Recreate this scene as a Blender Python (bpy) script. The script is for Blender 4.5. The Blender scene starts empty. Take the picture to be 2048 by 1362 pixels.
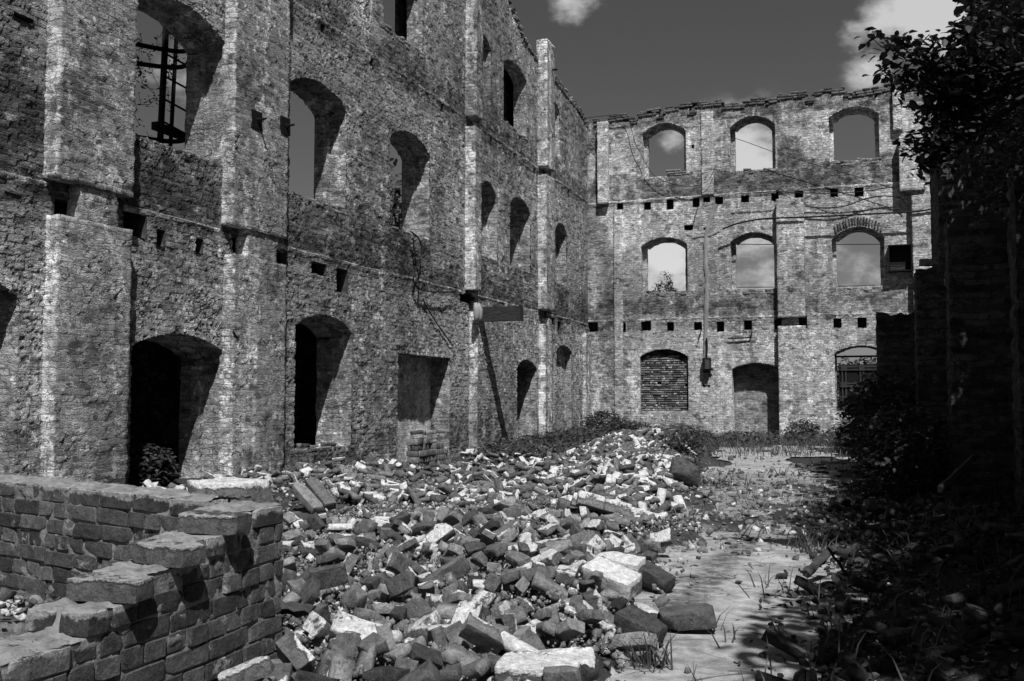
import bpy, math, random
import numpy as np
from mathutils import Vector, Matrix, Euler
PI = math.pi
rad = math.radians
S = bpy.context.scene
COL = S.collection
RNG = np.random.default_rng(7)
random.seed(7)

# ------------------------------------------------------------------ camera geometry
YAW, PITCH, EYE, FPX = rad(19.95), math.atan(116/2000), 1.2, 2000.0
WX, WY = -8.9, 31.9                  # face of the side wall (x) and of the end wall (y)
def ray(px, py):
    a, b = (px-1024)/FPX, -(py-681)/FPX
    F = Vector((-math.sin(YAW)*math.cos(PITCH), math.cos(YAW)*math.cos(PITCH), math.sin(PITCH)))
    R = Vector((math.cos(YAW), math.sin(YAW), 0))
    U = R.cross(F)
    return F+a*R+b*U
def onside(px, py, off=0.0):         # a point on the side wall, off metres in front of it
    r = ray(px, py); t = (WX+off)/r.x
    return Vector((WX+off, r.y*t, EYE+r.z*t))
def onend(px, py, off=0.0):
    r = ray(px, py); t = (WY-off)/r.y
    return Vector((r.x*t, WY-off, EYE+r.z*t))
def onground(px, py, z=0.0):
    r = ray(px, py); t = (z-EYE)/r.z
    return Vector((r.x*t, r.y*t, z))
def atdist(px, py, Y):
    r = ray(px, py); t = Y/r.y
    return Vector((r.x*t, Y, EYE+r.z*t))

cam = bpy.data.cameras.new('camera'); co = bpy.data.objects.new('camera', cam); COL.objects.link(co)
cam.sensor_width = 36; cam.lens = FPX/2048*36; cam.clip_end = 3000; cam.clip_start = .05
co.location = (0, 0, EYE); co.rotation_euler = (PI/2+PITCH, 0, YAW)
S.camera = co

# ------------------------------------------------------------------ object helpers
def tag(o, label=None, cat=None, group=None, kind=None):
    if label: o['label'] = label
    if cat: o['category'] = cat
    if group: o['group'] = group
    if kind: o['kind'] = kind
    return o
def empty(name, loc=(0, 0, 0)):
    o = bpy.data.objects.new(name, None); COL.objects.link(o); o.location = loc
    o.empty_display_size = .1
    return o
def mesh_data(name, V, F, mat, smooth=True, attrs=None):
    V = np.asarray(V, dtype=np.float32)
    me = bpy.data.meshes.new(name)
    if isinstance(F, np.ndarray):
        nf, k = F.shape
        me.vertices.add(len(V)); me.vertices.foreach_set('co', V.ravel())
        me.loops.add(nf*k); me.loops.foreach_set('vertex_index', F.astype(np.int32).ravel())
        me.polygons.add(nf)
        me.polygons.foreach_set('loop_start', np.arange(0, nf*k, k, dtype=np.int32))
        me.polygons.foreach_set('loop_total', np.full(nf, k, dtype=np.int32))
        me.update(calc_edges=True)
    else:
        me.from_pydata(V.tolist(), [], [list(f) for f in F]); me.update()
    if smooth: me.polygons.foreach_set('use_smooth', np.ones(len(me.polygons), dtype=bool))
    if attrs:
        for n, a in attrs.items():
            at = me.attributes.new(n, 'FLOAT', 'POINT')
            at.data.foreach_set('value', np.asarray(a, dtype=np.float32))
    if mat: me.materials.append(mat)
    me.validate()
    return me
def link(name, me, parent=None):
    o = bpy.data.objects.new(name, me); COL.objects.link(o)
    if parent is not None:
        o.parent = parent
        if parent.type == 'EMPTY' and parent.location.length > 0:
            o.matrix_parent_inverse = Matrix.Translation(-Vector(parent.location))
    return o
def obj(name, V, F, mat, parent=None, smooth=True, attrs=None):
    return link(name, mesh_data(name, V, F, mat, smooth, attrs), parent)

class MB:                              # collects faces of several shapes into ONE mesh
    def __init__(s): s.V = []; s.F = []
    def add(s, V, F):
        n = len(s.V); s.V += [tuple(v) for v in V]; s.F += [[i+n for i in f] for f in F]
    def box(s, c, d, M=None):
        c = Vector(c); d = Vector(d)/2
        P = [Vector((x*d.x, y*d.y, z*d.z)) for x in (-1, 1) for y in (-1, 1) for z in (-1, 1)]
        if M: P = [M@p for p in P]
        s.add([c+p for p in P], [(0, 1, 3, 2), (4, 6, 7, 5), (0, 4, 5, 1), (2, 3, 7, 6), (0, 2, 6, 4), (1, 5, 7, 3)])
    def tube(s, pts, r, n=6, cap=True):
        pts = [Vector(p) for p in pts]
        rr = r if isinstance(r, (list, tuple)) else [r]*len(pts)
        base = len(s.V); up = Vector((0, 0, 1))
        for i, p in enumerate(pts):
            t = (pts[min(i+1, len(pts)-1)]-pts[max(i-1, 0)])
            if t.length < 1e-9: t = Vector((0, 0, 1))
            t.normalize()
            a = t.cross(up) if abs(t.z) < .95 else t.cross(Vector((1, 0, 0)))
            a.normalize(); b = t.cross(a)
            for k in range(n):
                q = 2*PI*k/n
                s.V.append(tuple(p+(a*math.cos(q)+b*math.sin(q))*rr[i]))
        for i in range(len(pts)-1):
            for k in range(n):
                s.F.append([base+i*n+k, base+i*n+(k+1) % n, base+(i+1)*n+(k+1) % n, base+(i+1)*n+k])
        if cap:
            s.F.append([base+k for k in range(n)][::-1]); s.F.append([base+(len(pts)-1)*n+k for k in range(n)])
    def build(s, name, mat, parent=None, smooth=False):
        return obj(name, s.V, s.F, mat, parent, smooth)

# ------------------------------------------------------------------ numpy noise
def _h(ix, iy, iz, seed):
    n = (ix.astype(np.int64)*374761393+iy.astype(np.int64)*668265263+iz.astype(np.int64)*2147483647+seed*974634777) & 0x7fffffff
    n = ((n ^ (n >> 13))*1274126177) & 0x7fffffff
    n = ((n ^ (n >> 16))*1103515245) & 0x7fffffff
    return (n & 0xffff)/65535.0
def vnoise(P, sc, seed=0):
    Q = np.asarray(P, dtype=np.float64)*sc
    I = np.floor(Q); f = Q-I; f = f*f*(3-2*f); I = I.astype(np.int64)
    x, y, z = I[:, 0], I[:, 1], I[:, 2]; r = 0
    for dx in (0, 1):
        for dy in (0, 1):
            for dz in (0, 1):
                w = (f[:, 0] if dx else 1-f[:, 0])*(f[:, 1] if dy else 1-f[:, 1])*(f[:, 2] if dz else 1-f[:, 2])
                r = r+w*_h(x+dx, y+dy, z+dz, seed)
    return r
def fbm(P, sc, oct=4, seed=0):
    a, t, r = 1.0, 0.0, 0
    for k in range(oct):
        r = r+a*vnoise(P, sc*2**k, seed+k*17); t += a; a *= .5
    return r/t
def sstep(a, b, x):
    t = np.clip((x-a)/(b-a), 0, 1); return t*t*(3-2*t)

# ------------------------------------------------------------------ materials
class NT:
    def __init__(s, name, disp=False):
        s.m = bpy.data.materials.new(name); s.m.use_nodes = True; s.t = s.m.node_tree
        s.t.nodes.clear(); s.out = s.n('ShaderNodeOutputMaterial')
        s.b = s.n('ShaderNodeBsdfPrincipled'); s.t.links.new(s.b.outputs[0], s.out.inputs[0])
        s.b.inputs['Roughness'].default_value = .95
        s.b.inputs['Specular IOR Level'].default_value = .15
        if disp: s.m.displacement_method = 'BOTH'
    def n(s, typ, **kw):
        x = s.t.nodes.new(typ)
        for k, v in kw.items(): setattr(x, k, v)
        return x
    def set(s, inp, v):
        if isinstance(v, (int, float)):
            inp.default_value = v if not hasattr(inp.default_value, '__len__') else ((v, v, v, 1) if len(inp.default_value) == 4 else (v, v, v))
        elif isinstance(v, (tuple, list)): inp.default_value = v
        else: s.t.links.new(v, inp)
    def math(s, op, a, b=0.0, clamp=False):
        x = s.n('ShaderNodeMath', operation=op, use_clamp=clamp); s.set(x.inputs[0], a); s.set(x.inputs[1], b); return x.outputs[0]
    def ramp(s, v, a, b, lo=0.0, hi=1.0, smooth=False):
        x = s.n('ShaderNodeMapRange', interpolation_type='SMOOTHSTEP' if smooth else 'LINEAR'); x.clamp = True
        s.set(x.inputs[0], v)
        for i, q in enumerate((a, b, lo, hi)): s.set(x.inputs[1+i], q)
        return x.outputs[0]
    def mix(s, f, a, b):
        x = s.n('ShaderNodeMix', data_type='FLOAT'); s.set(x.inputs[0], f); s.set(x.inputs[2], a); s.set(x.inputs[3], b); return x.outputs[0]
    def pos(s):
        return s.n('ShaderNodeTexCoord').outputs['Object']
    def scale(s, v, k):
        x = s.n('ShaderNodeVectorMath', operation='MULTIPLY'); s.set(x.inputs[0], v); x.inputs[1].default_value = k; return x.outputs[0]
    def noise(s, v, sc, det=4, rough=.55, dist=0.0):
        x = s.n('ShaderNodeTexNoise'); s.set(x.inputs['Vector'], v)
        x.inputs['Scale'].default_value = sc; x.inputs['Detail'].default_value = det
        x.inputs['Roughness'].default_value = rough; x.inputs['Distortion'].default_value = dist
        return x.outputs[0]
    def voro(s, v, sc, feat='F1'):
        x = s.n('ShaderNodeTexVoronoi', feature=feat); s.set(x.inputs['Vector'], v); x.inputs['Scale'].default_value = sc
        return x.outputs['Distance']
    def attr(s, name):
        return s.n('ShaderNodeAttribute', attribute_name=name).outputs['Fac']
    def color(s, v):
        c = s.n('ShaderNodeCombineColor')
        for i in range(3): s.set(c.inputs[i], v)
        s.t.links.new(c.outputs[0], s.b.inputs['Base Color'])
    def disp(s, h, scale=1.0):
        d = s.n('ShaderNodeDisplacement'); s.set(d.inputs['Height'], h); d.inputs['Midlevel'].default_value = 0
        d.inputs['Scale'].default_value = scale; s.t.links.new(d.outputs[0], s.out.inputs['Displacement'])
    def bump(s, h, dist=.01, st=1.0):
        b = s.n('ShaderNodeBump'); b.inputs['Strength'].default_value = st; b.inputs['Distance'].default_value = dist
        s.set(b.inputs['Height'], h); s.t.links.new(b.outputs[0], s.b.inputs['Normal'])

def wall_material(name, plaster_bias=0.0, light=1.0, amp=1.0, bw=.26, disp=True, white=0.0, wsc=5.0, joint=.5, cp0=.17, cp1=.50, wk=.75):
    t = NT(name, disp); P = t.pos()
    sx = t.n('ShaderNodeSeparateXYZ'); t.set(sx.inputs[0], P)
    u = t.math('ADD', sx.outputs[0], sx.outputs[1]); z = sx.outputs[2]
    wob = t.noise(P, 2.3, 3); wob2 = t.noise(P, 7.0, 2)
    uu = t.math('ADD', u, t.math('MULTIPLY', wob, .16))
    zz = t.math('ADD', z, t.math('ADD', t.math('MULTIPLY', wob2, .06), t.math('MULTIPLY', wob, .08)))
    c = t.n('ShaderNodeCombineXYZ'); t.set(c.inputs[0], uu); t.set(c.inputs[1], zz)
    br = t.n('ShaderNodeTexBrick'); t.set(br.inputs['Vector'], c.outputs[0])
    br.inputs['Color1'].default_value = (0, 0, 0, 1); br.inputs['Color2'].default_value = (1, 1, 1, 1); br.inputs['Mortar'].default_value = (.5, .5, .5, 1)
    br.inputs['Scale'].default_value = 1; br.inputs['Mortar Size'].default_value = .009; br.inputs['Mortar Smooth'].default_value = .35
    br.inputs['Brick Width'].default_value = bw; br.inputs['Row Height'].default_value = .077
    per = t.n('ShaderNodeSeparateColor'); t.set(per.inputs[0], br.outputs['Color']); per = per.outputs[0]
    mort = br.outputs['Fac']
    Pf = t.scale(P, (1, 1, 1.9))                    # flaked crust runs along the courses
    big = t.noise(P, .55, 3, .6)
    nm = t.noise(Pf, 2.6, 6, .72, .5)
    pm = t.math('ADD', nm, t.math('MULTIPLY', t.math('SUBTRACT', big, .5), .55))
    pm = t.math('ADD', pm, plaster_bias)
    pm = t.math('SUBTRACT', pm, t.math('MULTIPLY', t.attr('dirt'), .10))
    mask = t.ramp(pm, .475, .525, 0, 1, True)
    bare = t.ramp(t.math('ADD', t.math('MULTIPLY', per, .30), nm), .70, .73, 0, 1)      # single bricks that lost their coat
    mask = t.math('MULTIPLY', mask, t.math('SUBTRACT', 1, t.math('MULTIPLY', bare, t.math('SUBTRACT', 1, mort))))
    calm = t.ramp(t.noise(P, .8, 4, .65), .44, .60, 1.0, .30, True)       # patches where the coat is still smooth
    lump = t.math('MULTIPLY', t.noise(Pf, 7.5, 5, .7, .4), calm)
    fine = t.noise(P, 45, 5, .7)
    pit = t.ramp(t.noise(P, 13, 3, .6), .60, .72, 0, 1, True)
    # scaly flakes
    fl = t.noise(t.scale(P, (3.2, 3.2, 7.5)), 1.6, 5, .62, 1.3)
    fl = t.ramp(t.math('ABSOLUTE', t.math('SUBTRACT', fl, .5)), 0, .09, 0, 1, True)
    hb = t.math('MULTIPLY', t.math('SUBTRACT', 1, mort), t.math('ADD', .008, t.math('MULTIPLY', per, .010)))
    hp = t.math('ADD', .014, t.math('MULTIPLY', fl, .012))
    h = t.mix(mask, hb, hp)
    h = t.math('ADD', h, t.math('MULTIPLY', lump, .046*amp))
    h = t.math('ADD', h, t.math('MULTIPLY', fine, .012))
    h = t.math('SUBTRACT', h, t.math('MULTIPLY', pit, .018))
    h = t.math('ADD', h, -.012)
    h = t.math('ADD', h, t.math('MULTIPLY', t.math('SUBTRACT', t.noise(t.scale(P, (1, 1, 1.5)), 3.6, 3, .55, .4), .5), .040*amp))
    ck = t.noise(t.scale(P, (1, 1, 2.6)), 1.9, 3, .6, .8)
    ck = t.ramp(t.math('ABSOLUTE', t.math('SUBTRACT', ck, .5)), .004, .014, 1, 0, True)
    ck = t.math('MULTIPLY', ck, t.ramp(big, .47, .56, 0, 1, True))
    h = t.math('SUBTRACT', h, t.math('MULTIPLY', ck, .045))
    h = t.math('SUBTRACT', h, t.math('MULTIPLY', mort, .011))
    h = t.math('ADD', h, t.math('MULTIPLY', per, .008))
    h = t.math('SUBTRACT', t.math('MAXIMUM', h, 0.0), .022)
    if disp: t.disp(h, amp)
    else: t.bump(h, 1.0)
    # colour, all greys
    mott = t.noise(P, 5.0, 6, .7)
    cb = t.math('ADD', .075, t.math('MULTIPLY', per, .11))
    cb = t.math('MULTIPLY', cb, t.ramp(mott, .3, .7, .7, 1.5))
    cb = t.mix(mort, cb, t.ramp(mott, .4, .65, .10, .30))
    cp = t.ramp(mott, .34, .66, cp0, cp1)
    cp = t.math('MULTIPLY', cp, t.mix(fl, .62, 1.0))
    col = t.mix(mask, cb, cp)
    wn = t.noise(t.scale(P, (1, 1, 1.25)), wsc, 6, .76, .3)
    st = t.noise(t.scale(P, (3.2, 3.2, .22)), 1.0, 4, .6)     # runs of lime down the face
    wm = t.math('ADD', wn, t.math('MULTIPLY', t.math('SUBTRACT', st, .5), .42))
    wm = t.ramp(t.math('ADD', t.math('ADD', wm, white), t.math('MULTIPLY', t.attr('sun_lime'), .085)), .535, .66, 0, 1, True)
    col = t.mix(t.math('MULTIPLY', wm, t.math('MULTIPLY', wk, t.math('ADD', .35, t.math('MULTIPLY', calm, .6)))), col, .74)
    jv = t.ramp(t.noise(P, 3.3, 3, .6), .35, .6, .15, 1)                 # where the courses show through the coat
    col = t.math('MULTIPLY', col, t.math('SUBTRACT', 1, t.math('MULTIPLY', t.math('MULTIPLY', mort, jv), joint)))
    col = t.math('MULTIPLY', col, t.ramp(per, 0, 1, 1-joint*.5, 1+joint*.35))
    dk = t.ramp(t.noise(t.scale(P, (1, 1, 1.5)), 2.6, 5, .74, .4), .54, .68, 0, .6, True)
    col = t.math('MULTIPLY', col, t.math('SUBTRACT', 1, dk))
    col = t.math('MULTIPLY', col, t.ramp(pit, 0, 1, 1, .5))
    col = t.math('MULTIPLY', col, t.ramp(ck, 0, 1, 1, .35))
    bv = t.noise(t.scale(P, (1, 1, .7)), .42, 5, .62)
    col = t.math('MULTIPLY', col, t.ramp(bv, .36, .62, .66, 1.30))
    dirt = t.math('MULTIPLY', t.attr('dirt'), t.ramp(t.noise(P, 2.7, 6, .7), .3, .62, .25, 1.0))
    col = t.math('MULTIPLY', col, t.math('SUBTRACT', 1, t.math('MULTIPLY', dirt, .72)))
    col = t.math('MULTIPLY', col, t.ramp(fine, .3, .7, .75, 1.25))
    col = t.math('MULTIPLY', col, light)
    t.color(col)
    return t.m

def simple_mat(name, a, b, sc=8, bump=.004, rough=.9, metallic=0.0, streak=None):
    t = NT(name); P = t.pos()
    v = t.noise(t.scale(P, streak) if streak else P, sc, 6, .65)
    t.color(t.ramp(v, .3, .7, a, b)); t.b.inputs['Roughness'].default_value = rough
    t.b.inputs['Metallic'].default_value = metallic
    if bump: t.bump(t.math('ADD', v, t.math('MULTIPLY', t.noise(P, sc*6, 3), .4)), bump)
    return t.m

def brick_material(name, a=.05, b=.30, crust=.62):
    t = NT(name); P = t.pos()
    oi = t.n('ShaderNodeObjectInfo').outputs['Random']
    add = t.n('ShaderNodeVectorMath', operation='ADD'); t.set(add.inputs[0], P)
    cx = t.n('ShaderNodeCombineXYZ')
    for i in range(3): t.set(cx.inputs[i], t.math('MULTIPLY', oi, 17.0+9*i))
    t.set(add.inputs[1], cx.outputs[0]); Q = add.outputs[0]
    tone = t.attr('tone')
    tone = t.math('ADD', t.math('MULTIPLY', tone, .75), t.math('MULTIPLY', oi, .25))
    m = t.noise(Q, 18, 7, .75); f = t.noise(Q, 90, 4, .75)
    col = t.mix(tone, a, b)
    col = t.math('MULTIPLY', col, t.ramp(m, .32, .68, .45, 1.7))
    cr = t.math('ADD', t.math('MULTIPLY', t.attr('crust'), .42), t.noise(Q, 9, 8, .72))
    cr = t.ramp(cr, .69, .79, 0, 1, True)
    col = t.mix(cr, col, t.ramp(t.noise(Q, 30, 4, .6), .3, .7, crust*.6, crust*1.15))
    col = t.math('MULTIPLY', col, t.ramp(f, .3, .7, .65, 1.35))
    sp = t.ramp(t.noise(Q, 42, 5, .8), .63, .73, 0, .6, True)       # splashes of lime
    col = t.mix(sp, col, crust*.8)
    t.color(col)
    h = t.math('ADD', t.math('MULTIPLY', m, 1.0), t.math('MULTIPLY', f, .22))
    h = t.math('ADD', h, t.math('MULTIPLY', cr, t.math('ADD', .5, t.noise(Q, 40, 5, .7))))
    t.bump(h, .017)
    return t.m

M = {}
M['side'] = wall_material('side_wall_masonry', .04, 1.40, 1.0, .26, True, -.005, 5.0, .5, .19, .46, .8)
M['pil'] = wall_material('sun_pale_pilaster', .05, 1.40, .7, .26, True, .012, 5.0, .45, .19, .46, .8)  # whiter mix standing in for the sun-bright pilaster edges
M['end'] = wall_material('end_wall_masonry', .06, 1.75, .62, .25, True, .03, 6.0, .5, .30, .48, .62)
M['back'] = wall_material('outer_masonry', -.05, .8, .6, .26, False)
M['darkwall'] = wall_material('dark_masonry', -.06, .38, 1.0, .26, True, -.06)  # much darker masonry for the right-hand walls
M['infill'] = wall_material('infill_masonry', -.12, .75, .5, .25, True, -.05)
M['brick'] = brick_material('old_brick', .022, .30, .80)
M['brickshade'] = brick_material('shade_dark_brick', .02, .07, .12)  # old brick darkened, deep shade put into its colour
M['brickwall'] = brick_material('low_wall_brick', .035, .15, .42)
M['stackbrick'] = brick_material('stacked_brick', .04, .24, .3)
M['mortar'] = simple_mat('crumbling_mortar', .12, .32, 16, .012)
M['iron'] = simple_mat('rusted_iron', .006, .016, 20, .002, .75)
M['cable'] = simple_mat('rubber_cable', .01, .025, 20, .001, .7)
M['wood'] = simple_mat('weathered_timber', .03, .10, 5, .01, .95, 0, (1, 1, 6))
M['beam'] = simple_mat('charred_beam', .02, .06, 6, .012, .95, 0, (1, 4, 4))
M['porcelain'] = simple_mat('grey_porcelain', .26, .36, 6, .001, .5)
M['bark'] = simple_mat('bark', .03, .09, 12, .01, .95, 0, (4, 4, 1))
M['plaster'] = simple_mat('smooth_plaster', .20, .34, 3, .006)
M['niche'] = wall_material('niche_render', .12, 1.75, .5, .26, True, .03, 4.0, .2, .26, .40, .5)
M['plastersh'] = wall_material('door_infill_render', .02, 1.15, .5, .25, True, 0.0, 4.0, .45, .20, .36, .5)
M['pocket'] = simple_mat('dark_pocket', .03, .09, 9, .01)  # dark colour carries the shade inside the joist pockets
M['roof'] = simple_mat('felt_roof', .03, .06, 3, .004)
def leaf_material(name, a, b, tr=.25):
    t = NT(name); P = t.pos()
    t.color(t.ramp(t.noise(P, 1.7, 4, .7), .3, .7, a, b)); t.b.inputs['Roughness'].default_value = .55
    t.b.inputs['Specular IOR Level'].default_value = .3
    tl = t.n('ShaderNodeBsdfTranslucent'); tl.inputs[0].default_value = (b*1.1, b*1.1, b*1.1, 1)
    mx = t.n('ShaderNodeMixShader'); mx.inputs[0].default_value = tr
    t.t.links.new(t.b.outputs[0], mx.inputs[1]); t.t.links.new(tl.outputs[0], mx.inputs[2]); t.t.links.new(mx.outputs[0], t.out.inputs[0])
    return t.m
M['leaf'] = leaf_material('dark_leaf', .03, .07)
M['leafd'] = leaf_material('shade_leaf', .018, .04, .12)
M['grass'] = leaf_material('dry_grass', .05, .16)
M['weed'] = leaf_material('weed_leaf', .035, .10)

def ground_material():
    t = NT('rubble_dust', True); P = t.pos()
    n1 = t.noise(P, 1.1, 8, .68); n2 = t.noise(P, 11, 8, .7); n3 = t.noise(P, 60, 4, .7)
    pb = t.voro(P, 22); pb2 = t.voro(P, 55)
    dust = t.attr('dust'); veg = t.attr('veg')
    c = t.ramp(n2, .32, .68, .035, .17)
    pale = t.ramp(t.math('ADD', n1, t.math('MULTIPLY', dust, .20)), .60, .76, 0, 1, True)
    c = t.mix(pale, c, t.ramp(n2, .3, .65, .26, .60))
    vg = t.ramp(t.math('ADD', n2, t.math('MULTIPLY', veg, .4)), .58, .70, 0, 1, True)
    c = t.mix(vg, c, t.ramp(n3, .3, .7, .03, .10))
    peb = t.ramp(pb, .12, .34, 1, 0, True)
    c = t.math('MULTIPLY', c, t.mix(peb, .72, 1.25))
    t.color(c)
    h = t.math('ADD', t.math('MULTIPLY', n2, .05), t.math('MULTIPLY', peb, .012))
    h = t.math('ADD', h, t.math('MULTIPLY', t.ramp(pb2, .1, .4, 1, 0), .005))
    h = t.math('ADD', h, t.math('MULTIPLY', n3, .006))
    t.disp(t.math('SUBTRACT', h, .03))
    return t.m
M['ground'] = ground_material()
def path_material():
    t = NT('old_concrete'); P = t.pos()
    n1 = t.noise(P, 1.6, 8, .7); n2 = t.noise(P, 9, 8, .72); n3 = t.noise(P, 120, 3, .7)
    c = t.ramp(n1, .32, .68, .30, .50)
    c = t.math('MULTIPLY', c, t.ramp(n2, .32, .66, .55, 1.28))
    gr = t.ramp(t.noise(P, 3.4, 7, .75), .47, .60, 0, .55, True)        # soil trodden over the slab
    c = t.mix(gr, c, t.ramp(n3, .3, .7, .08, .22))
    ckp = t.ramp(t.math('ABSOLUTE', t.math('SUBTRACT', t.noise(P, .9, 4, .6, 1.0), .5)), .002, .007, .65, 0, True)
    c = t.math('MULTIPLY', c, t.math('SUBTRACT', 1, ckp))
    c = t.math('MULTIPLY', c, t.ramp(n3, .3, .7, .85, 1.15))
    d = t.math('MULTIPLY', t.attr('dirt'), t.ramp(t.noise(P, 14, 6, .7), .35, .6, .2, 1))
    c = t.math('MULTIPLY', c, t.math('SUBTRACT', 1, t.math('MULTIPLY', d, .75)))
    t.color(c); t.bump(t.math('ADD', n2, t.math('MULTIPLY', n3, .25)), .012)
    return t.m
M['path'] = path_material()

# ------------------------------------------------------------------ wall building
side = lambda u, z, d: np.stack([WX+d+0*u, u+0*z, z+0*u], -1)
end = lambda u, z, d: np.stack([u+0*z, WY-d+0*u, z+0*u], -1)
def lines(a, b, stepf, brk):
    pts = sorted({round(p, 4) for p in [a, b]+[q for q in brk if a < q < b]})
    out = []
    for p, q in zip(pts[:-1], pts[1:]):
        s = stepf((p+q)/2); n = max(1, int(math.ceil((q-p)/s)))
        if q-p > 1.5:                                  # follow the varying step
            x = p
            while x < q-1e-6:
                out.append(x); x += min(stepf(x), q-x)
        else: out += [p+(q-p)*i/n for i in range(n)]
    out.append(pts[-1])
    return np.array(out)
class Op:                                              # an opening: flat head when crown == spring
    def __init__(s, u0, u1, sill, spring, crown): s.u0, s.u1, s.sill, s.spring, s.crown = u0, u1, sill, spring, crown
    def head(s, u, ins=0):
        k = np.clip((u-s.u0-ins)/(s.u1-s.u0-2*ins), 0, 1)
        rise = s.crown-s.spring
        return s.spring+rise*(1-(2*k-1)**2)**.85-ins*(1 if rise == 0 else .9)
    def outline(s, ins=0, ds=.07, sillins=0):
        a, b = s.u0+ins, s.u1-ins; sl = s.sill+sillins
        hj = s.spring-(ins if s.crown == s.spring else 0)
        w = s.u1-s.u0; n1 = max(2, int(w/ds)); n2 = max(2, int((s.spring-s.sill)/ds))
        P = [(a+(b-a)*i/n1, sl) for i in range(n1)]
        P += [(b, sl+(hj-sl)*i/n2) for i in range(n2)]
        for i in range(n1):
            u = b+(a-b)*i/n1
            P.append((u, float(s.head(np.array(u), ins)) if s.crown != s.spring else hj))
        P += [(a, hj+(sl-hj)*i/n2) for i in range(n2)]
        return np.array(P)
def wall_grid(fmap, us, zs, ops, top=None, flip=False, d=0.0):
    U, Z = np.meshgrid(us, zs, indexing='ij'); U = U.copy(); Z = Z.copy()
    dz = np.median(np.diff(zs))
    for o in ops:
        if o.crown == o.spring: continue
        ins = (U >= o.u0-1e-4) & (U <= o.u1+1e-4); hd = o.head(U)
        near = ins & (np.abs(Z-hd) < dz*.5) & (Z > o.spring-.2)
        Z[near] = hd[near]
    nu, nz = U.shape
    cu = (U[:-1, :-1]+U[1:, 1:])/2; cz = (Z[:-1, :-1]+Z[1:, 1:]+Z[1:, :-1]+Z[:-1, 1:])/4
    keep = np.ones(cu.shape, bool)
    for o in ops:
        keep &= ~((cu > o.u0) & (cu < o.u1) & (cz > o.sill) & (cz < o.head(cu)))
    if top is not None: keep &= cz < top(cu)
    idx = np.arange(nu*nz).reshape(nu, nz)
    a, b, c, e = idx[:-1, :-1][keep], idx[1:, :-1][keep], idx[1:, 1:][keep], idx[:-1, 1:][keep]
    F = np.stack([a, b, c, e], 1)
    if flip: F = F[:, ::-1]
    V = fmap(U.ravel(), Z.ravel(), np.full(U.size, d))
    used = np.zeros(len(V), bool); used[F.ravel()] = True
    rm = np.cumsum(used)-1
    return V[used], rm[F], U.ravel()[used], Z.ravel()[used]
def reveal(fmap, o, prof, name, mat, parent, cap=False, flip=False, ds=.07, capmat=None, capname='panel', sillrise=0):
    rows = []
    for ins, dep in prof:
        Q = o.outline(ins, ds, sillrise if ins > 0 else (ins if ins < 0 else 0))
        rows.append(fmap(Q[:, 0], Q[:, 1], np.full(len(Q), -dep)))
    V = np.concatenate(rows); n = len(rows[0]); m = len(rows)
    F = []
    for i in range(m-1):
        for k in range(n):
            f = [i*n+k, i*n+(k+1) % n, (i+1)*n+(k+1) % n, (i+1)*n+k]
            F.append(f if flip else f[::-1])
    return obj(name, V, np.array(F), mat, parent)
def depths(d1, T, reb, ds=.08):
    P = [(-.06, .010), (-.012, 0), (.0, .012)]
    n = max(1, int(d1/ds)); P += [(0, d1*i/n) for i in range(1, n+1)]
    if reb: P += [(reb*.5, d1), (reb, d1)]
    n = max(1, int((T-d1)/ds)); P += [(reb, d1+(T-d1)*i/n) for i in range(1, n+1)]
    return P
def panel(fmap, o, ins, dep, name, mat, parent, flip, step=.06):
    us = lines(o.u0-.05, o.u1+.05, lambda u: step, []); zs = lines(o.sill-.05, o.crown+.05, lambda z: step, [])
    V, F, _, _ = wall_grid(fmap, us, zs, [], None, flip, -dep)
    return obj(name, V, F, mat, parent)
def strip(fmap, prof, z0, z1, name, mat, parent, flip, ds=.06, closed=True, wob=0.0):
    """a post or ledge: profile of (u, d) points swept in z, with caps"""
    pts = []
    for (a, b) in zip(prof[:-1], prof[1:]):
        n = max(1, int(math.hypot(b[0]-a[0], b[1]-a[1])/ds))
        pts += [(a[0]+(b[0]-a[0])*i/n, a[1]+(b[1]-a[1])*i/n) for i in range(n)]
    pts.append(prof[-1]); pts = np.array(pts)
    zs = np.linspace(z0, z1, max(2, int((z1-z0)/ds)+1))
    V = np.concatenate([fmap(pts[:, 0], np.full(len(pts), z), pts[:, 1]) for z in zs])
    n = len(pts); F = []
    for i in range(len(zs)-1):
        for k in range(n-1):
            f = [i*n+k, i*n+k+1, (i+1)*n+k+1, (i+1)*n+k]
            F.append(f[::-1] if flip else f)
    sun_lime = np.tile(((pts[:, 0] <= pts[0, 0]+.035) & (pts[:, 1] > -.01)).astype(float), len(zs)) if fmap is side else None  # paler lime on the sun-facing return, sunlight put into the colour
    F = [list(f) for f in F]
    b = list(range(n)); t = [(len(zs)-1)*n+k for k in range(n)]
    F.append(b if flip else b[::-1]); F.append(t[::-1] if flip else t)
    return obj(name, V, F, mat, parent, True, {'sun_lime': sun_lime} if sun_lime is not None else None)

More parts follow.
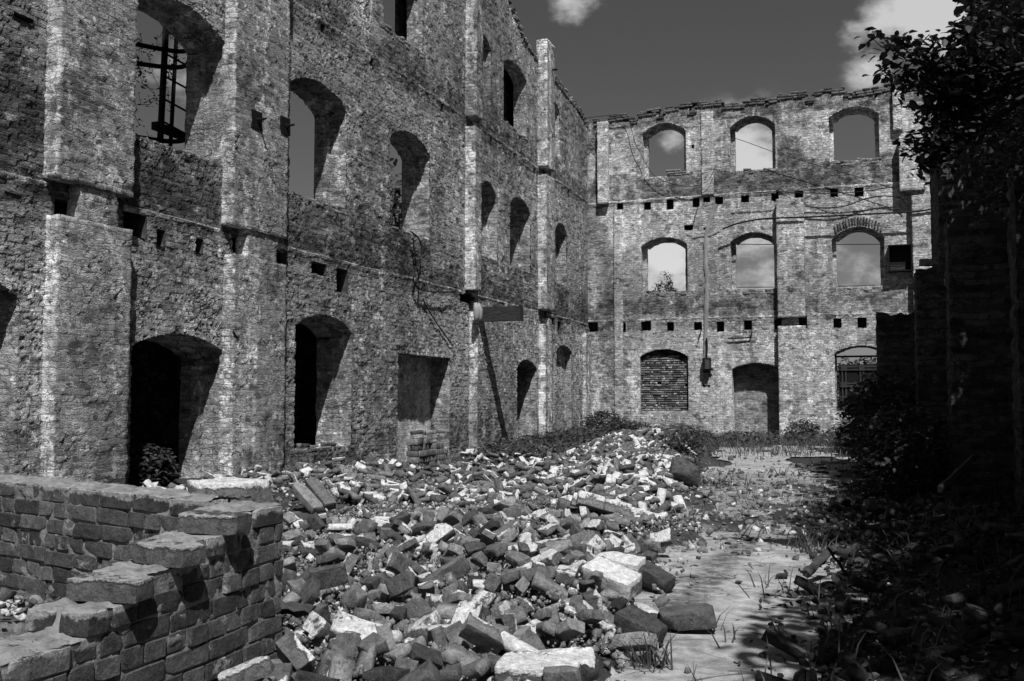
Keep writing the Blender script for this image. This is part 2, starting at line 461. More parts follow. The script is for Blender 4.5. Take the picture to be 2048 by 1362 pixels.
# ------------------------------------------------------------------ bricks
_topo = {}
def lattice(nx, ny, nz):
    key = (nx, ny, nz)
    if key in _topo: return _topo[key]
    def ax(n):
        if n == 2: return np.array([-1, 0, 1.])
        e = .07
        return np.concatenate([[-1], np.linspace(-1+e, 1-e, n-1), [1]])
    X, Y, Z = ax(nx), ax(ny), ax(nz)
    ids = {}; V = []
    def vid(i, j, k):
        if (i, j, k) not in ids: ids[(i, j, k)] = len(V); V.append((X[i], Y[j], Z[k]))
        return ids[(i, j, k)]
    F = []
    for i in range(nx):
        for j in range(ny):
            F.append([vid(i, j, 0), vid(i, j+1, 0), vid(i+1, j+1, 0), vid(i+1, j, 0)])
            F.append([vid(i, j, nz), vid(i+1, j, nz), vid(i+1, j+1, nz), vid(i, j+1, nz)])
    for i in range(nx):
        for k in range(nz):
            F.append([vid(i, 0, k), vid(i+1, 0, k), vid(i+1, 0, k+1), vid(i, 0, k+1)])
            F.append([vid(i, ny, k), vid(i, ny, k+1), vid(i+1, ny, k+1), vid(i+1, ny, k)])
    for j in range(ny):
        for k in range(nz):
            F.append([vid(0, j, k), vid(0, j, k+1), vid(0, j+1, k+1), vid(0, j+1, k)])
            F.append([vid(nx, j, k), vid(nx, j+1, k), vid(nx, j+1, k+1), vid(nx, j, k+1)])
    _topo[key] = (np.array(V), np.array(F)); return _topo[key]
def brick_verts(L, W, H, seg=(6, 4, 3), r=.004, wob=.004, chips=2, seed=0, depth=.03, crust=None):
    P, F = lattice(*seg); h = np.array([L, W, H])/2; q = P*h
    inner = np.clip(q, -(h-r), h-r); d = q-inner; ln = np.linalg.norm(d, axis=1, keepdims=True)
    q = inner+d/np.maximum(ln, 1e-9)*r
    rg = np.random.default_rng(seed)
    for c in range(chips):
        n = rg.choice([-1, 1], 3)*rg.uniform(.15, 1, 3); n /= np.linalg.norm(n)
        ext = np.abs(n)@h; cut = ext-rg.uniform(.2, 1)*depth
        over = q@n-cut; mk = over > 0
        q[mk] -= n*over[mk][:, None]*rg.uniform(.8, 1)
    off = rg.uniform(0, 90, 3)
    nv = np.stack([fbm(q+off+k*13, 11, 3, seed+k) for k in range(3)], 1)-.5
    q = q+nv*wob*2
    cr = np.zeros(len(q))
    if crust:
        for axis, sgn, amp in crust:
            face = (P[:, axis]*sgn > .85)
            b = fbm(q+off, 30, 3, seed+5)
            q[face, axis] += sgn*amp*(b[face]*1.6)
            cr[face] = .9
    return q, F, cr
def rotm(rx, ry, rz): return np.array(Euler((rx, ry, rz)).to_matrix())
class Pile:                                            # many fragments that nobody could count, one mesh
    def __init__(s): s.V = []; s.F = []; s.t = []; s.c = []; s.n = 0
    def add(s, V, F, tone, cr):
        s.V.append(V); s.F.append(F+s.n); s.n += len(V)
        s.t.append(np.full(len(V), tone)); s.c.append(cr if isinstance(cr, np.ndarray) else np.full(len(V), cr))
    def build(s, name, mat, parent=None, smooth=False):
        return obj(name, np.concatenate(s.V), np.concatenate(s.F), mat, parent, smooth, {'tone': np.concatenate(s.t), 'crust': np.concatenate(s.c)})

# ================================================================== THE RUIN
ruin = empty('ruined_factory', (WX, WY, 0))
tag(ruin, 'roofless brick factory shell of three storeys with crumbling plaster and empty arched windows', 'ruined building')

# ---- side wall: openings measured in metres along y, z
TG, T1F, T2F = .68, .60, .34
s_ops = {
 'g0': Op(6.7, 8.5, .1, 2.30, 2.55), 'g1': Op(10.30, 12.22, -.15, 1.86, 2.08), 'g2': Op(14.12, 16.02, .36, 2.38, 2.64),
 'gn': Op(17.86, 20.45, -.6, 2.10, 2.10), 'g3': Op(24.88, 26.55, -.1, 2.02, 2.26), 'g4': Op(28.35, 29.97, .2, 2.62, 2.82),
 'f0': Op(5.2, 7.1, 4.6, 6.38, 6.63), 'f1': Op(10.25, 12.14, 4.60, 6.38, 6.66), 'f2': Op(13.88, 15.74, 4.58, 6.38, 6.64), 'f3': Op(17.47, 19.33, 4.58, 6.38, 6.66),
 'f4': Op(22.10, 23.42, 4.66, 6.15, 6.56), 'f5': Op(24.35, 26.0, 4.66, 6.30, 6.60), 'f6': Op(28.30, 29.47, 4.66, 6.25, 6.53),
 's1': Op(10.3, 12.1, 8.45, 10.0, 10.25), 's2': Op(13.9, 15.7, 8.45, 10.0, 10.25), 's3': Op(17.15, 18.95, 8.50, 10.0, 10.25), 's4': Op(22.0, 22.97, 8.5, 9.92, 10.15), 's5': Op(23.84, 25.65, 8.38, 9.92, 10.17), 's6': Op(27.9, 28.77, 8.5, 9.9, 10.13)}
s_holes = []
def hole(px0, py0, px1, py1, f=onside):
    a, b = f(px0, py0), f(px1, py1)
    if f is onside: return Op(a.y, b.y, b.z, a.z, a.z)
    return Op(a.x, b.x, b.z, a.z, a.z)
for q in [(108, 392, 168, 452), (246, 405, 292, 478), (313, 458, 328, 494), (391, 476, 405, 508), (463, 472, 504, 514), (550, 502, 572, 538),
          (26, 22, 66, 50), (622, 522, 652, 552), (672, 535, 694, 588), (1090, 624, 1110, 646), (1115, 642, 1122, 666)]:
    s_holes.append(hole(*q))
# upper line of joist pockets
for y in (14.8, 16.6, 19.9, 22.9, 24.6, 26.3, 29.6):
    s_holes.append(Op(y, y+.16, 7.56, 7.76, 7.76))
s_holes.append(Op(21.0, 21.9, 3.42, 3.66, 3.66))
prof_top = [(4, 12.6), (15, 12.7), (22, 12.55), (23.4, 12.2), (24.36, 11.74), (25.16, 11.35), (26.2, 11.0), (28.3, 10.92), (31.0, 10.68), (31.8, 10.45), (33, 10.4)]
def s_top(u):
    return np.interp(u, [p[0] for p in prof_top], [p[1] for p in prof_top])
allops = list(s_ops.values())+s_holes
brk_u = [v for o in allops for v in (o.u0, o.u1)]; brk_z = [v for o in allops for v in ((o.sill, o.spring) if o.crown == o.spring else (o.sill,))]
us = lines(3.0, 32.3, lambda u: .5 if u < 7.2 else (.026 if u < 14 else (.034 if u < 21 else .045)), brk_u)
zs = lines(-.8, 12.6, lambda z: .03 if z < 8.0 else .042, brk_z)
V, F, U, Z = wall_grid(side, us, zs, allops, lambda u: s_top(u)-.16, False)
def dirt_side(U, Z):
    n = fbm(np.stack([U, Z, 0*U], 1), .9, 4, 3)
    d = 0*U
    d += .95*sstep(.42, 0, np.abs(Z-3.72-.05*n))*.9
    d += .9*sstep(1.0, 0, np.abs(Z-4.05))*sstep(.35, .65, n)
    d += .8*sstep(.6, 0, np.abs(Z-7.75))
    d += .5*sstep(.5, .7, n)*(Z > 8)
    d += .8*sstep(1.1, 0, Z)*sstep(.3, .6, fbm(np.stack([U, Z, 0*U], 1), 1.6, 3, 9))
    for o in s_ops.values():
        if o.sill > 1: d += .42*sstep(-.25, .2, U-o.u0+.1*n)*sstep(-.25, .2, o.u1-U+.1*n)*sstep(.75, 0, np.abs(o.sill-.2-Z))*(Z < o.sill+.1)
    d += .75*sstep(10.2, 8.6, U)*sstep(2.4, 5.0, Z)*sstep(.25, .6, n)
    d += .6*sstep(23.5, 27, U)*sstep(.9, .2, Z)
    return np.clip(d, 0, 1)
sw = obj('side_wall', V, F, M['side'], ruin, True, {'dirt': dirt_side(U, Z)})
# its outer face, plain
us2 = lines(3.0, 32.3, lambda u: .12, brk_u); zs2 = lines(-.8, 12.6, lambda z: .12, brk_z)
V, F, _, _ = wall_grid(side, us2, zs2, list(s_ops.values()), lambda u: s_top(u)-.16, True, -.66)
obj('outer_face', V, F, M['back'], sw)
def sub(parent, *a, **k): return reveal(*a, parent=parent, **k)
for k, o in s_ops.items():
    if k in ('gn', 'g3', 'g4'): T = {'gn': .45, 'g3': .55, 'g4': .40}[k]; P = depths(T, T, 0)[:-1]+[(0, T)]
    elif k[0] == 'g': P = depths(.34, TG, .09)
    elif k[0] == 'f': P = depths(.32, T1F, .10)
    else: P = depths(.18, T2F, .07)
    r = reveal(side, o, P, 'window_reveal' if k not in ('gn', 'g1', 'g3', 'g0') else 'door_reveal', M['side'], sw, flip=False)
    if k == 'gn': panel(side, o, 0, .45, 'niche_panel', M['niche'], sw, False)
    if k == 'g3': panel(side, o, 0, .55, 'brick_infill', M['side'], sw, False)
    if k == 'g4': panel(side, o, 0, .22, 'brick_infill', M['side'], sw, False)
for o in s_holes:
    w = o.u1-o.u0; dep = .4 if w > .25 else .25
    reveal(side, o, [(-.03, .02), (0, -.01), (0, dep*.33), (0, dep*.66), (.004, dep), (min(w, o.spring-o.sill)*.49, dep)], 'joist_pocket', M['pocket'], sw, flip=False, ds=.05)
# pilasters, one per storey where the masonry steps
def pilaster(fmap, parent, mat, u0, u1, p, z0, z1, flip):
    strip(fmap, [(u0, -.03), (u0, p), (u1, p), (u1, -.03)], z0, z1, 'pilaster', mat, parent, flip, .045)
SP = M['pil']
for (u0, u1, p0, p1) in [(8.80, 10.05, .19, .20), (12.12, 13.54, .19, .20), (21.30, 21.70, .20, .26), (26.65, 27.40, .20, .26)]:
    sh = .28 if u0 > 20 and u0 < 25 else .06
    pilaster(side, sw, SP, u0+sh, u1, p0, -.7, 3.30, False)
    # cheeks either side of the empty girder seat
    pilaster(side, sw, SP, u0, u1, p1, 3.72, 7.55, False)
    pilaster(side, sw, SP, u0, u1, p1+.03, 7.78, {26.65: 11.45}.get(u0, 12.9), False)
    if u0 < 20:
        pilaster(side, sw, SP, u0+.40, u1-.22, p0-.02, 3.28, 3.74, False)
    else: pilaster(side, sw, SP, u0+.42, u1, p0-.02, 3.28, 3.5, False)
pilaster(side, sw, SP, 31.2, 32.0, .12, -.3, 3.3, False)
# ledges at the floor lines
def ledge(fmap, parent, mat, u0, u1, z, h, p, flip):
    n = int((u1-u0)/.05); uu = np.linspace(u0, u1, n)
    q = np.stack([uu, 0*uu, 0*uu], 1); zc = z+.05*(fbm(q, .7, 3, 11)-.5)
    pr = p*(.35+.9*fbm(q, 2.2, 4, 5)); hh = h*(.5+fbm(q, 1.4, 3, 8))
    rows = [(zc-hh, 0*uu-.01), (zc-hh*.6, pr*.6), (zc-.1*h, pr), (zc, pr*.9), (zc+.02, 0*uu-.01)]
    V = np.concatenate([fmap(uu, a, b) for a, b in rows]); F = []
    for i in range(len(rows)-1):
        for k in range(n-1):
            f = [i*n+k, i*n+k+1, (i+1)*n+k+1, (i+1)*n+k]; F.append(f[::-1] if flip else f)
    obj('floor_ledge', V, np.array(F), mat, parent)
for a, b in [(3, 8.85), (10.1, 12.1), (13.55, 21.3), (21.7, 26.65), (27.4, 31.9)]:
    ledge(side, sw, SP, a, b, 3.66, .07, .018, False)
    ledge(side, sw, SP, a, b, 7.78, .08, .022, False)
# cantilevered stump of a floor beam, with its shadow falling down the wall
mb = MB(); 
a = Vector((WX-.2, 22.15, 3.20)); 
mb.box((WX+.42, 22.22, 3.21), (1.25, .20, .34))
st = mb.build('floor_beam_stump', M['beam'], sw)
mb = MB(); mb.box((WX+1.06, 22.22, 3.21), (.035, .26, .36)); mb.build('end_plate', M['beam'], sw)
# anchor plates with bolts
for (px, py) in ((511, 240), (568, 252)):
    c = onside(px, py, .18); mb = MB(); mb.box((c.x+.02, c.y, c.z), (.03, .26, .27), Matrix.Rotation(.04, 3, 'X'))
    pl = mb.build('anchor_plate', M['iron'], sw)
    mb = MB(); mb.tube([(c.x, c.y+.02, c.z), (c.x+.17, c.y+.03, c.z+.015)], .018, 8); mb.tube([(c.x+.02, c.y+.02, c.z), (c.x+.06, c.y+.02, c.z)], .04, 6)
    mb.build('anchor_bolt', M['iron'], sw)
c = onside(1103, 138, .3); mb = MB(); mb.tube([(c.x-.3, c.y, c.z), (c.x+.15, c.y+.1, c.z)], .03, 6); mb.build('iron_bar', M['iron'], sw)
# porcelain bracket under the beam seat
c = onside(952, 627, .24); mb = MB()
for dy in (-.09, .09):
    pts = [(c.x+.02, c.y+dy, c.z+.24), (c.x+.05, c.y+dy, c.z+.10), (c.x+.05, c.y+dy, c.z-.10), (c.x+.02, c.y+dy*1.1, c.z-.22)]
    mb.tube(pts, [.04, .08, .075, .02], 8)
mb.build('insulator_pair', M['porcelain'], sw, True)
# rough rendered patch sill of the ground window
def coping(fmap, parent, name, a, b, zf, rows, tone=(0, .7), mat=None, seed=3, wdep=.3, miss=.1, off=0.02, seg=(4, 3, 2)):
    pl = Pile(); rg = np.random.default_rng(seed); k = 0
    for r in range(rows):
        u = a+rg.uniform(0, .15)
        while u < b:
            Lb = rg.choice([.25, .12, .25]); 
            zt = zf(u+Lb/2)
            for dd in np.arange(off, wdep, .125):
                if rg.random() < miss*(1+r): continue
                z = zt-.16+r*.077
                if z > zt+.077*rg.uniform(-.3, .6): continue
                q, Fq, cr = brick_verts(Lb-.012, .115, .066, seg, .006, .006, 2, seed*1000+k, .03); k += 1
                q = q@rotm(rg.normal(0, .03), rg.normal(0, .03), rg.normal(0, .06)).T
                W = fmap(q[:, 0]+u+Lb/2, q[:, 2]+z, -(q[:, 1]+dd))
                pl.add(W, Fq if fmap is end else Fq[:, ::-1], rg.uniform(*tone), rg.random()*.35)
            u += Lb
    return pl.build(name, mat or M['brick'], parent)
coping(side, sw, 'broken_wall_top', 22.4, 31.9, lambda u: float(s_top(np.array(u))), 4, (0, .8), None, 5, .34, .08)
V, F, _, _ = wall_grid(lambda u, z, d: np.stack([WX-z, u, s_top(u)-.18+0*z], -1), np.linspace(3, 32.3, 200), np.array([0, .33, .66]), [], None, False)
obj('wall_core', V, F, M['back'], sw)

# ---- end wall
e_ops = {
 't1': Op(-7.03, -5.60, 8.42, 9.85, 10.17), 't2': Op(-4.20, -2.80, 8.40, 9.80, 10.13), 't3': Op(-1.19, .26, 8.47, 9.83, 10.12),
 'm1': Op(-7.10, -5.59, 4.65, 6.14, 6.42), 'm2': Op(-4.23, -2.80, 4.61, 6.14, 6.42), 'm3': Op(-1.17, .34, 4.59, 6.06, 6.42),
 'b1': Op(-7.17, -5.60, .80, 2.54, 2.79), 'b2': Op(-4.23, -2.74, -.12, 2.12, 2.31), 'b3': Op(-1.15, .36, .82, 2.56, 2.80)}
e_holes = []
for px, py, w, h in [(1240, 412, 12, 14), (1295, 410, 14, 18), (1340, 408, 14, 20), (1392, 404, 14, 18), (1413, 397, 14, 13), (1438, 400, 16, 15), (1490, 397, 16, 14), (1550, 391, 15, 20), (1598, 389, 17, 13), (1668, 383, 16, 20), (1718, 382, 18, 20), (1843, 371, 15, 16),
                     (1183, 653, 26, 20), (1242, 654, 19, 18), (1292, 650, 20, 19), (1341, 653, 14, 17), (1396, 652, 16, 15), (1441, 653, 15, 19), (1496, 650, 16, 18), (1556, 648, 15, 19), (1606, 644, 17, 24), (1675, 646, 16, 18), (1724, 645, 18, 19),
                     (1377, 455, 17, 9), (1386, 293, 5, 6), (1410, 457, 6, 4), (1408, 772, 4, 4), (1418, 772, 4, 4), (1411, 640, 5, 6), (1286, 350, 20, 20), (1233, 382, 24, 12), (1225, 300, 9, 14), (1240, 285, 16, 8)]:
    e_holes.append(hole(px-w/2, py-h/2, px+w/2, py+h/2, onend))
e_holes = e_holes[:-4]
def e_top(u):
    pr = [(-9, 10.5), (-8.6, 10.56), (-8.5, 10.40), (-8.2, 10.40), (-8.15, 10.56), (-7.5, 10.60), (-7.45, 10.42), (-7.2, 10.42), (-7.15, 10.62), (-6.5, 10.66), (-6.45, 10.5), (-6.3, 10.5), (-6.25, 10.70), (-5.5, 10.74), (-5.45, 10.52), (-5.35, 10.5),
          (-5.3, 10.74), (-4.45, 10.74), (-4.4, 10.6), (-3.7, 10.58), (-3.65, 10.68), (-3.1, 10.66), (-3.05, 10.6), (-2.65, 10.74), (-1.8, 10.74), (-1.75, 10.52), (-1.6, 10.52), (-1.55, 10.76), (-.7, 10.76), (-.65, 10.55), (-.3, 10.6), (0, 10.62), (.5, 10.66), (.55, 10.8), (.75, 10.8), (.8, 10.5), (.95, 10.5), (1.0, 10.72), (2.2, 10.72), (2.3, 10.5), (7, 10.5)]
    return np.interp(u, [p[0] for p in pr], [p[1] for p in pr])
allops = list(e_ops.values())+e_holes
brk_u = [v for o in allops for v in (o.u0, o.u1)]; brk_z = [v for o in allops for v in ((o.sill, o.spring) if o.crown == o.spring else (o.sill,))]
us = lines(-9.2, 7.0, lambda u: .036 if u < 2.2 else .4, brk_u); zs = lines(-.4, 10.9, lambda z: .038, brk_z)
V, F, U, Z = wall_grid(end, us, zs, allops, lambda u: e_top(u)-.16, False)
def dirt_end(U, Z):
    n = fbm(np.stack([U, Z, 0*U], 1), .9, 4, 23)
    d = 0*U
    d += 1.0*sstep(.38, 0, np.abs(Z-7.9-.2*n))
    d += .95*(Z > 7.55)*sstep(.40, .6, n+.10*(Z < 8.6))
    d += .85*(Z > 10.1)
    d += .9*sstep(.5, 0, np.abs(Z-4.0-.15*n))*sstep(.30, .5, n)
    d += .5*sstep(.28, 0, np.abs(Z-3.6))
    d += .9*sstep(.75, 0, Z)*sstep(.3, .5, n)
    for o in e_ops.values():
        if o.sill > 1: d += .42*sstep(-.25, .2, U-o.u0+.1*n)*sstep(-.25, .2, o.u1-U+.1*n)*sstep(.6, 0, np.abs(o.sill-.2-Z))*(Z < o.sill+.1)
    d += .75*sstep(-6.9, -8.3, U)*sstep(.35, .6, n)
    return np.clip(d, 0, 1)
ew = obj('end_wall', V, F, M['end'], ruin, True, {'dirt': dirt_end(U, Z)})
us2 = lines(-9.2, 7.0, lambda u: .15, brk_u); zs2 = lines(-.4, 10.9, lambda z: .15, brk_z)
V, F, _, _ = wall_grid(end, us2, zs2, [o for k, o in e_ops.items() if k not in ('b1', 'b2')], lambda u: e_top(u)-.16, True, -.52)
obj('outer_face', V, F, M['back'], ew)
EP = M['end']
for k, o in e_ops.items():
    if k == 'b1': P = depths(.30, .30, 0)
    elif k == 'b2': P = depths(.53, .53, 0)
    elif k == 'b3': P = depths(.40, .52, .05)
    else: P = depths(.33, .50, .12)
    reveal(end, o, P, 'door_reveal' if k == 'b2' else 'window_reveal', EP, ew, flip=False)
panel(end, e_ops['b2'], 0, .505, 'plastered_door_infill', M['plastersh'], ew, False)
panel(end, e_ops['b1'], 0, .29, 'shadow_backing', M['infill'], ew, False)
for o in e_holes:
    w = o.u1-o.u0; dep = .35 if w > .15 else .12
    reveal(end, o, [(-.02, .02), (0, -.008), (0, dep*.5), (.004, dep), (min(w, o.spring-o.sill)*.49, dep)], 'joist_pocket', M['pocket'], ew, flip=False, ds=.05)
for (u0, u1, p, z0, z1) in [(-2.78, -1.97, .26, -.3, 3.42), (-2.78, -1.97, .26, 3.70, 7.36), (1.12, 2.0, .26, -.3, 3.4), (1.12, 2.0, .28, 3.7, 7.35),
                            (-8.50, -8.15, .22, 7.62, 10.35), (.80, 1.5, .36, 7.35, 8.98), (.66, .92, .16, 9.25, 10.5), (-5.1, -4.72, .05, 7.7, 10.4), (-8.0, -7.72, .05, -.3, 7.4)]:
    pilaster(end, ew, EP, u0, u1, p, z0, z1, False)
for a, b in [(-8.9, -2.8), (-1.95, 1.1)]:
    ledge(end, ew, EP, a, b, 7.70, .08, .018, False)
    ledge(end, ew, EP, a, b, 3.78, .06, .015, False)
coping(end, ew, 'broken_wall_top', -8.8, 2.6, lambda u: float(e_top(np.array(u))), 4, (.0, .6), None, 9, .5, .05)
V, F, _, _ = wall_grid(lambda u, z, d: np.stack([u, WY+z, e_top(u)-.18+0*z], -1), np.linspace(-9.2, 7, 240), np.array([0, .26, .52]), [], None, True)
obj('wall_core', V, F, M['back'], ew)
def ragged(f_, par, o, seed, a=0.0, b=1.0, up=.075, miss=.3):
    coping(f_, par, 'broken_sill', o.u0+.02+(o.u1-o.u0)*a, o.u0+(o.u1-o.u0)*b-.04, lambda u: o.sill+up+.04*math.sin(u*9+seed), 2, (0, .8), None, seed, .40, miss, .05, (3, 2, 2))
for i_, k_ in enumerate(('t2', 't3', 'm1', 'm2', 'm3')): ragged(end, ew, e_ops[k_], 60+i_, 0, 1, .07, .38)
coping(end, ew, 'broken_sill', -6.30, -5.64, lambda u: e_ops['t1'].sill+.17, 3, (0, .8), None, 70, .4, .04, .05, (3, 2, 2))
for i_, k_ in enumerate(('f1', 'f2', 'f3', 'f5', 's3', 's5')): ragged(side, sw, s_ops[k_], 80+i_, 0, 1, .07, .35)
ragged(side, sw, s_ops['g2'], 95, .1, .9, .09, .25)
# voussoirs over the third window of the middle storey
pl = Pile(); o = e_ops['m3']
for i in range(17):
    u = -1.05+i*.082; z = float(o.head(np.array(u)))+.17; ang = (u+.42)*-.35
    q, Fq, cr = brick_verts(.055, .05, .22, (2, 2, 3), .006, .004, 1, 900+i, .02)
    q = q@rotm(0, -ang, 0).T
    pl.add(np.stack([q[:, 0]+u, WY-.012+q[:, 1], q[:, 2]+z], 1), Fq, random.uniform(.1, .9), .1)
pl.build('relieving_arch', M['brick'], ew)
# dry brick infill of the first ground window
def infill(name, o, dep, parent):
    pl = Pile(); rg = np.random.default_rng(44); z = o.sill+.04; r = 0; k = 0
    while z < 2.60:
        u = o.u0-.04-rg.uniform(0, .1)
        soldier = r == 21
        while u < o.u1+.02:
            Lb = rg.choice([.25, .12]) if not soldier else .07
            if z < float(o.head(np.array(min(max(u+Lb/2, o.u0+.01), o.u1-.01))))-.12 and rg.random() > .015:
                q, Fq, cr = brick_verts(Lb-.008, .12, .062, (4, 2, 2), .005, .003, 1, 5000+k, .02); k += 1
                pl.add(np.stack([q[:, 0]+u+Lb/2, WY+dep+rg.normal(0, .007)+q[:, 1], q[:, 2]+z+rg.normal(0, .002)], 1), Fq, rg.uniform(0, 1)**1.3, rg.random()*.5)
            u += Lb
        z += .0715; r += 1
    pl.build(name, M['brick'], parent)
infill('brick_infill', e_ops['b1'], .20, ew)
# dark lattice gate in the third ground window
o = e_ops['b3']; gy = WY+.26
mb = MB(); mb.box(((o.u0+o.u1)/2, gy+.03, 1.53), (1.30, .02, 1.42)); gp = mb.build('window_gate', M['iron'], ew)
mb = MB()
for zc in (2.17, 2.08, 1.66, 1.58, 1.24, 1.16, .88):
    mb.box((-.38, gy-.006, zc), (1.28, .03, .055))
for uc in (-.94, -.84, -.42, -.33, .10, .2):
    mb.box((uc, gy-.012, 1.52), (.045, .03, 1.38))
for zc in (2.13, 1.62, 1.20, .90):
    for uc in (-.89, -.375, .15): mb.box((uc, gy-.03, zc), (.17, .04, .17))
lat = simple_mat('gate_paint', .03, .06, 9, .002, .6)
mb.build('gate_lattice', lat, ew)
mb = MB(); mb.box((-.40, gy, 2.48), (1.50, .07, .055)); mb.build('transom_bar', M['iron'], ew)
# long crack-like service scar and soft plaster patch up the wall
def blob_strip(pts, w, d, name, mat, parent, seed=1):
    P = [Vector(p) for p in pts]; n = 0; V = []; F = []; rg = random.Random(seed)
    dense = []
    for a, b in zip(P[:-1], P[1:]):
        m = max(1, int((b-a).length/.08)); dense += [a.lerp(b, i/m) for i in range(m)]
    dense.append(P[-1])
    for i, p in enumerate(dense):
        t = (dense[min(i+1, len(dense)-1)]-dense[max(i-1, 0)]).normalized(); nrm = Vector((0, -1, 0)); s = t.cross(nrm).normalized()
        ww = w*rg.uniform(.7, 1.2)
        for a, h in ((-1, -.03), (-.8, d), (0, d*1.2), (.8, d), (1, -.03)): V.append(p+s*a*ww+nrm*h)
    for i in range(len(dense)-1):
        for k in range(4): F.append([i*5+k, i*5+k+1, (i+1)*5+k+1, (i+1)*5+k])
    return obj(name, V, F, mat, parent)
scar = [(1432, 408), (1420, 440), (1412, 470), (1411, 520), (1414, 570), (1412, 630), (1411, 700), (1412, 770)]
blob_strip([onend(x, y) for x, y in scar], .075, .03, 'plastered_chase', M['plaster'], ew, 2)
blob_strip([onend(1383, 476), onend(1400, 472), onend(1420, 471), onend(1438, 462)], .06, .012, 'plastered_chase', M['plaster'], ew, 3)

# ---- annex behind the side wall: low roofed rooms, dark inside
an = MB()
an.box((-11.6, 12.0, 3.28), (4.0, 12.4, .16)); ax = an.build('annex_roof', M['roof'], ruin)
an = MB()
for (y0, y1, z0, z1) in [(5.8, 16.6, -.3, 1.0), (5.8, 16.6, 2.5, 3.2), (5.8, 19.6, 3.0, 3.2), (5.8, 16.6, 1.0, 2.5)]: pass
for (y0, y1, z0, z1) in [(5.8, 18.1, -.3, .9), (5.8, 18.1, 2.55, 3.2), (5.8, 8.0, .9, 2.55), (9.0, 15.5, .9, 2.55), (16.1, 16.9, .9, 2.55), (17.7, 18.1, .9, 2.55)]:
    an.box((-13.4, (y0+y1)/2, (z0+z1)/2), (.3, y1-y0, z1-z0))
an.box((-11.5, 18.2, 1.45), (3.6, .2, 3.5)); an.box((-11.5, 5.8, 1.45), (3.6, .3, 3.5)); an.box((-11.5, 13.1, 1.45), (3.6, .25, 3.5))
an.build('annex_wall', M['back'], ax)

# ================================================================== GROUND
heaps = [(-1.75, 3.6, .9, 1.4, .06), (-2.0, 5.4, .8, 1.0, .09), (-2.6, 7.2, 1.3, 1.6, .12), (-3.1, 9.6, 1.2, 1.6, .08), (-3.15, 12.2, .75, 1.7, .24), (-4.25, 18.5, .95, 3.0, .48),
         (-5.5, 9.9, 1.3, .7, .12), (-3.2, 2.6, .8, 1.2, .38), (-7.7, 30.0, 1.6, 5, .22), (1.0, 7.5, .8, 5, .14), (-3.7, 15.2, .8, 1.6, .18), (-8.5, 16.2, .5, .6, .10), (-8.2, 14.2, .8, 1.2, .14), (-7.9, 18.6, 2.2, 2.8, -.34)]
def Gh(x, y):
    x = np.asarray(x, float); y = np.asarray(y, float); sh = x.shape
    P = np.stack([x.ravel(), y.ravel(), 0*x.ravel()], 1)
    g = np.zeros(len(P))
    for cx_, cy_, rx, ry, h in heaps:
        d = ((P[:, 0]-cx_)/rx)**2+((P[:, 1]-cy_)/ry)**2
        g += h*np.exp(-d*1.1)
    pm = path_mask(P[:, 0], P[:, 1])
    g = g+.16*np.clip(vnoise(P, 1.7, 91)-.45, 0, 1)*np.clip(g*8, 0, 1)*(P[:, 1] < 13)
    g = g*(1-.8*pm)+(fbm(P, 1.3, 4, 2)-.5)*.10*(1-.85*pm)
    g = g+.02
    far = sstep(40, 90, np.abs(P[:, 0]))+sstep(60, 120, P[:, 1])
    return g.reshape(sh)
def inpoly(x, y, poly):
    r = np.zeros(x.shape, bool); n = len(poly)
    for i in range(n):
        x1, y1 = poly[i]; x2, y2 = poly[(i+1) % n]
        c = ((y1 > y) != (y2 > y)) & (x < (x2-x1)*(y-y1)/((y2-y1) or 1e-9)+x1)
        r ^= c
    return r
near_poly = [tuple(onground(*q)[:2]) for q in [(1180, 1320), (1230, 1190), (1320, 1105), (1440, 1070), (1610, 1078), (1690, 1120), (1700, 1240), (1700, 1700), (1000, 1700), (1120, 1420)]]
far_poly = [tuple(onground(*q)[:2]) for q in [(1400, 957), (1412, 925), (1440, 897), (1660, 892), (1730, 900), (1700, 975), (1560, 972), (1500, 985), (1450, 965)]]
mid_poly = [(-1.7, 8.2), (-.2, 8.2), (-.4, 15.5), (-2.6, 15.5)]
def path_mask(x, y):
    jx = x+.25*(fbm(np.stack([x, y, 0*x], 1), 1.7, 3, 31)-.5)*2; jy = y+.35*(fbm(np.stack([x, y, 0*x], 1), 1.3, 3, 37)-.5)*2
    return (inpoly(jx, jy, near_poly) | inpoly(jx, jy, far_poly) ).astype(float)
def gl(a, b, s, far):
    core = np.arange(a, b, s); return np.concatenate([np.array([a-x for x in far][::-1]), core, np.array([core[-1]+x for x in far])])
far = [.15, .4, .9, 1.8, 3.5, 7, 15, 35, 90, 250, 600]
gx = gl(-9.3, 3.0, .05, far)
gy_ = np.concatenate([np.arange(1.2, 14, .045), np.arange(14, 33, .10)]); gy_ = np.concatenate([[1.2-x for x in far][::-1], gy_, [33+x for x in far]])
X, Y = np.meshgrid(gx, gy_, indexing='ij'); Zg = Gh(X, Y)
pm = path_mask(X.ravel(), Y.ravel()); Zg = Zg-.02*pm.reshape(X.shape)
idx = np.arange(X.size).reshape(X.shape)
F = np.stack([idx[:-1, :-1].ravel(), idx[1:, :-1].ravel(), idx[1:, 1:].ravel(), idx[:-1, 1:].ravel()], 1)
xr, yr = X.ravel(), Y.ravel()
rubd = np.zeros(xr.shape)
for cx_, cy_, rx, ry, h in heaps[:8]+[heaps[10]]: rubd += np.exp(-(((xr-cx_)/rx)**2+((yr-cy_)/ry)**2)*.8)
nz = fbm(np.stack([xr, yr, 0*xr], 1), .6, 3, 77)
dust = np.clip(rubd, 0, 1)*.9+.9*np.exp(-((yr-13.2+.5*(xr+6))/1.3)**2)*(xr < -3.4)
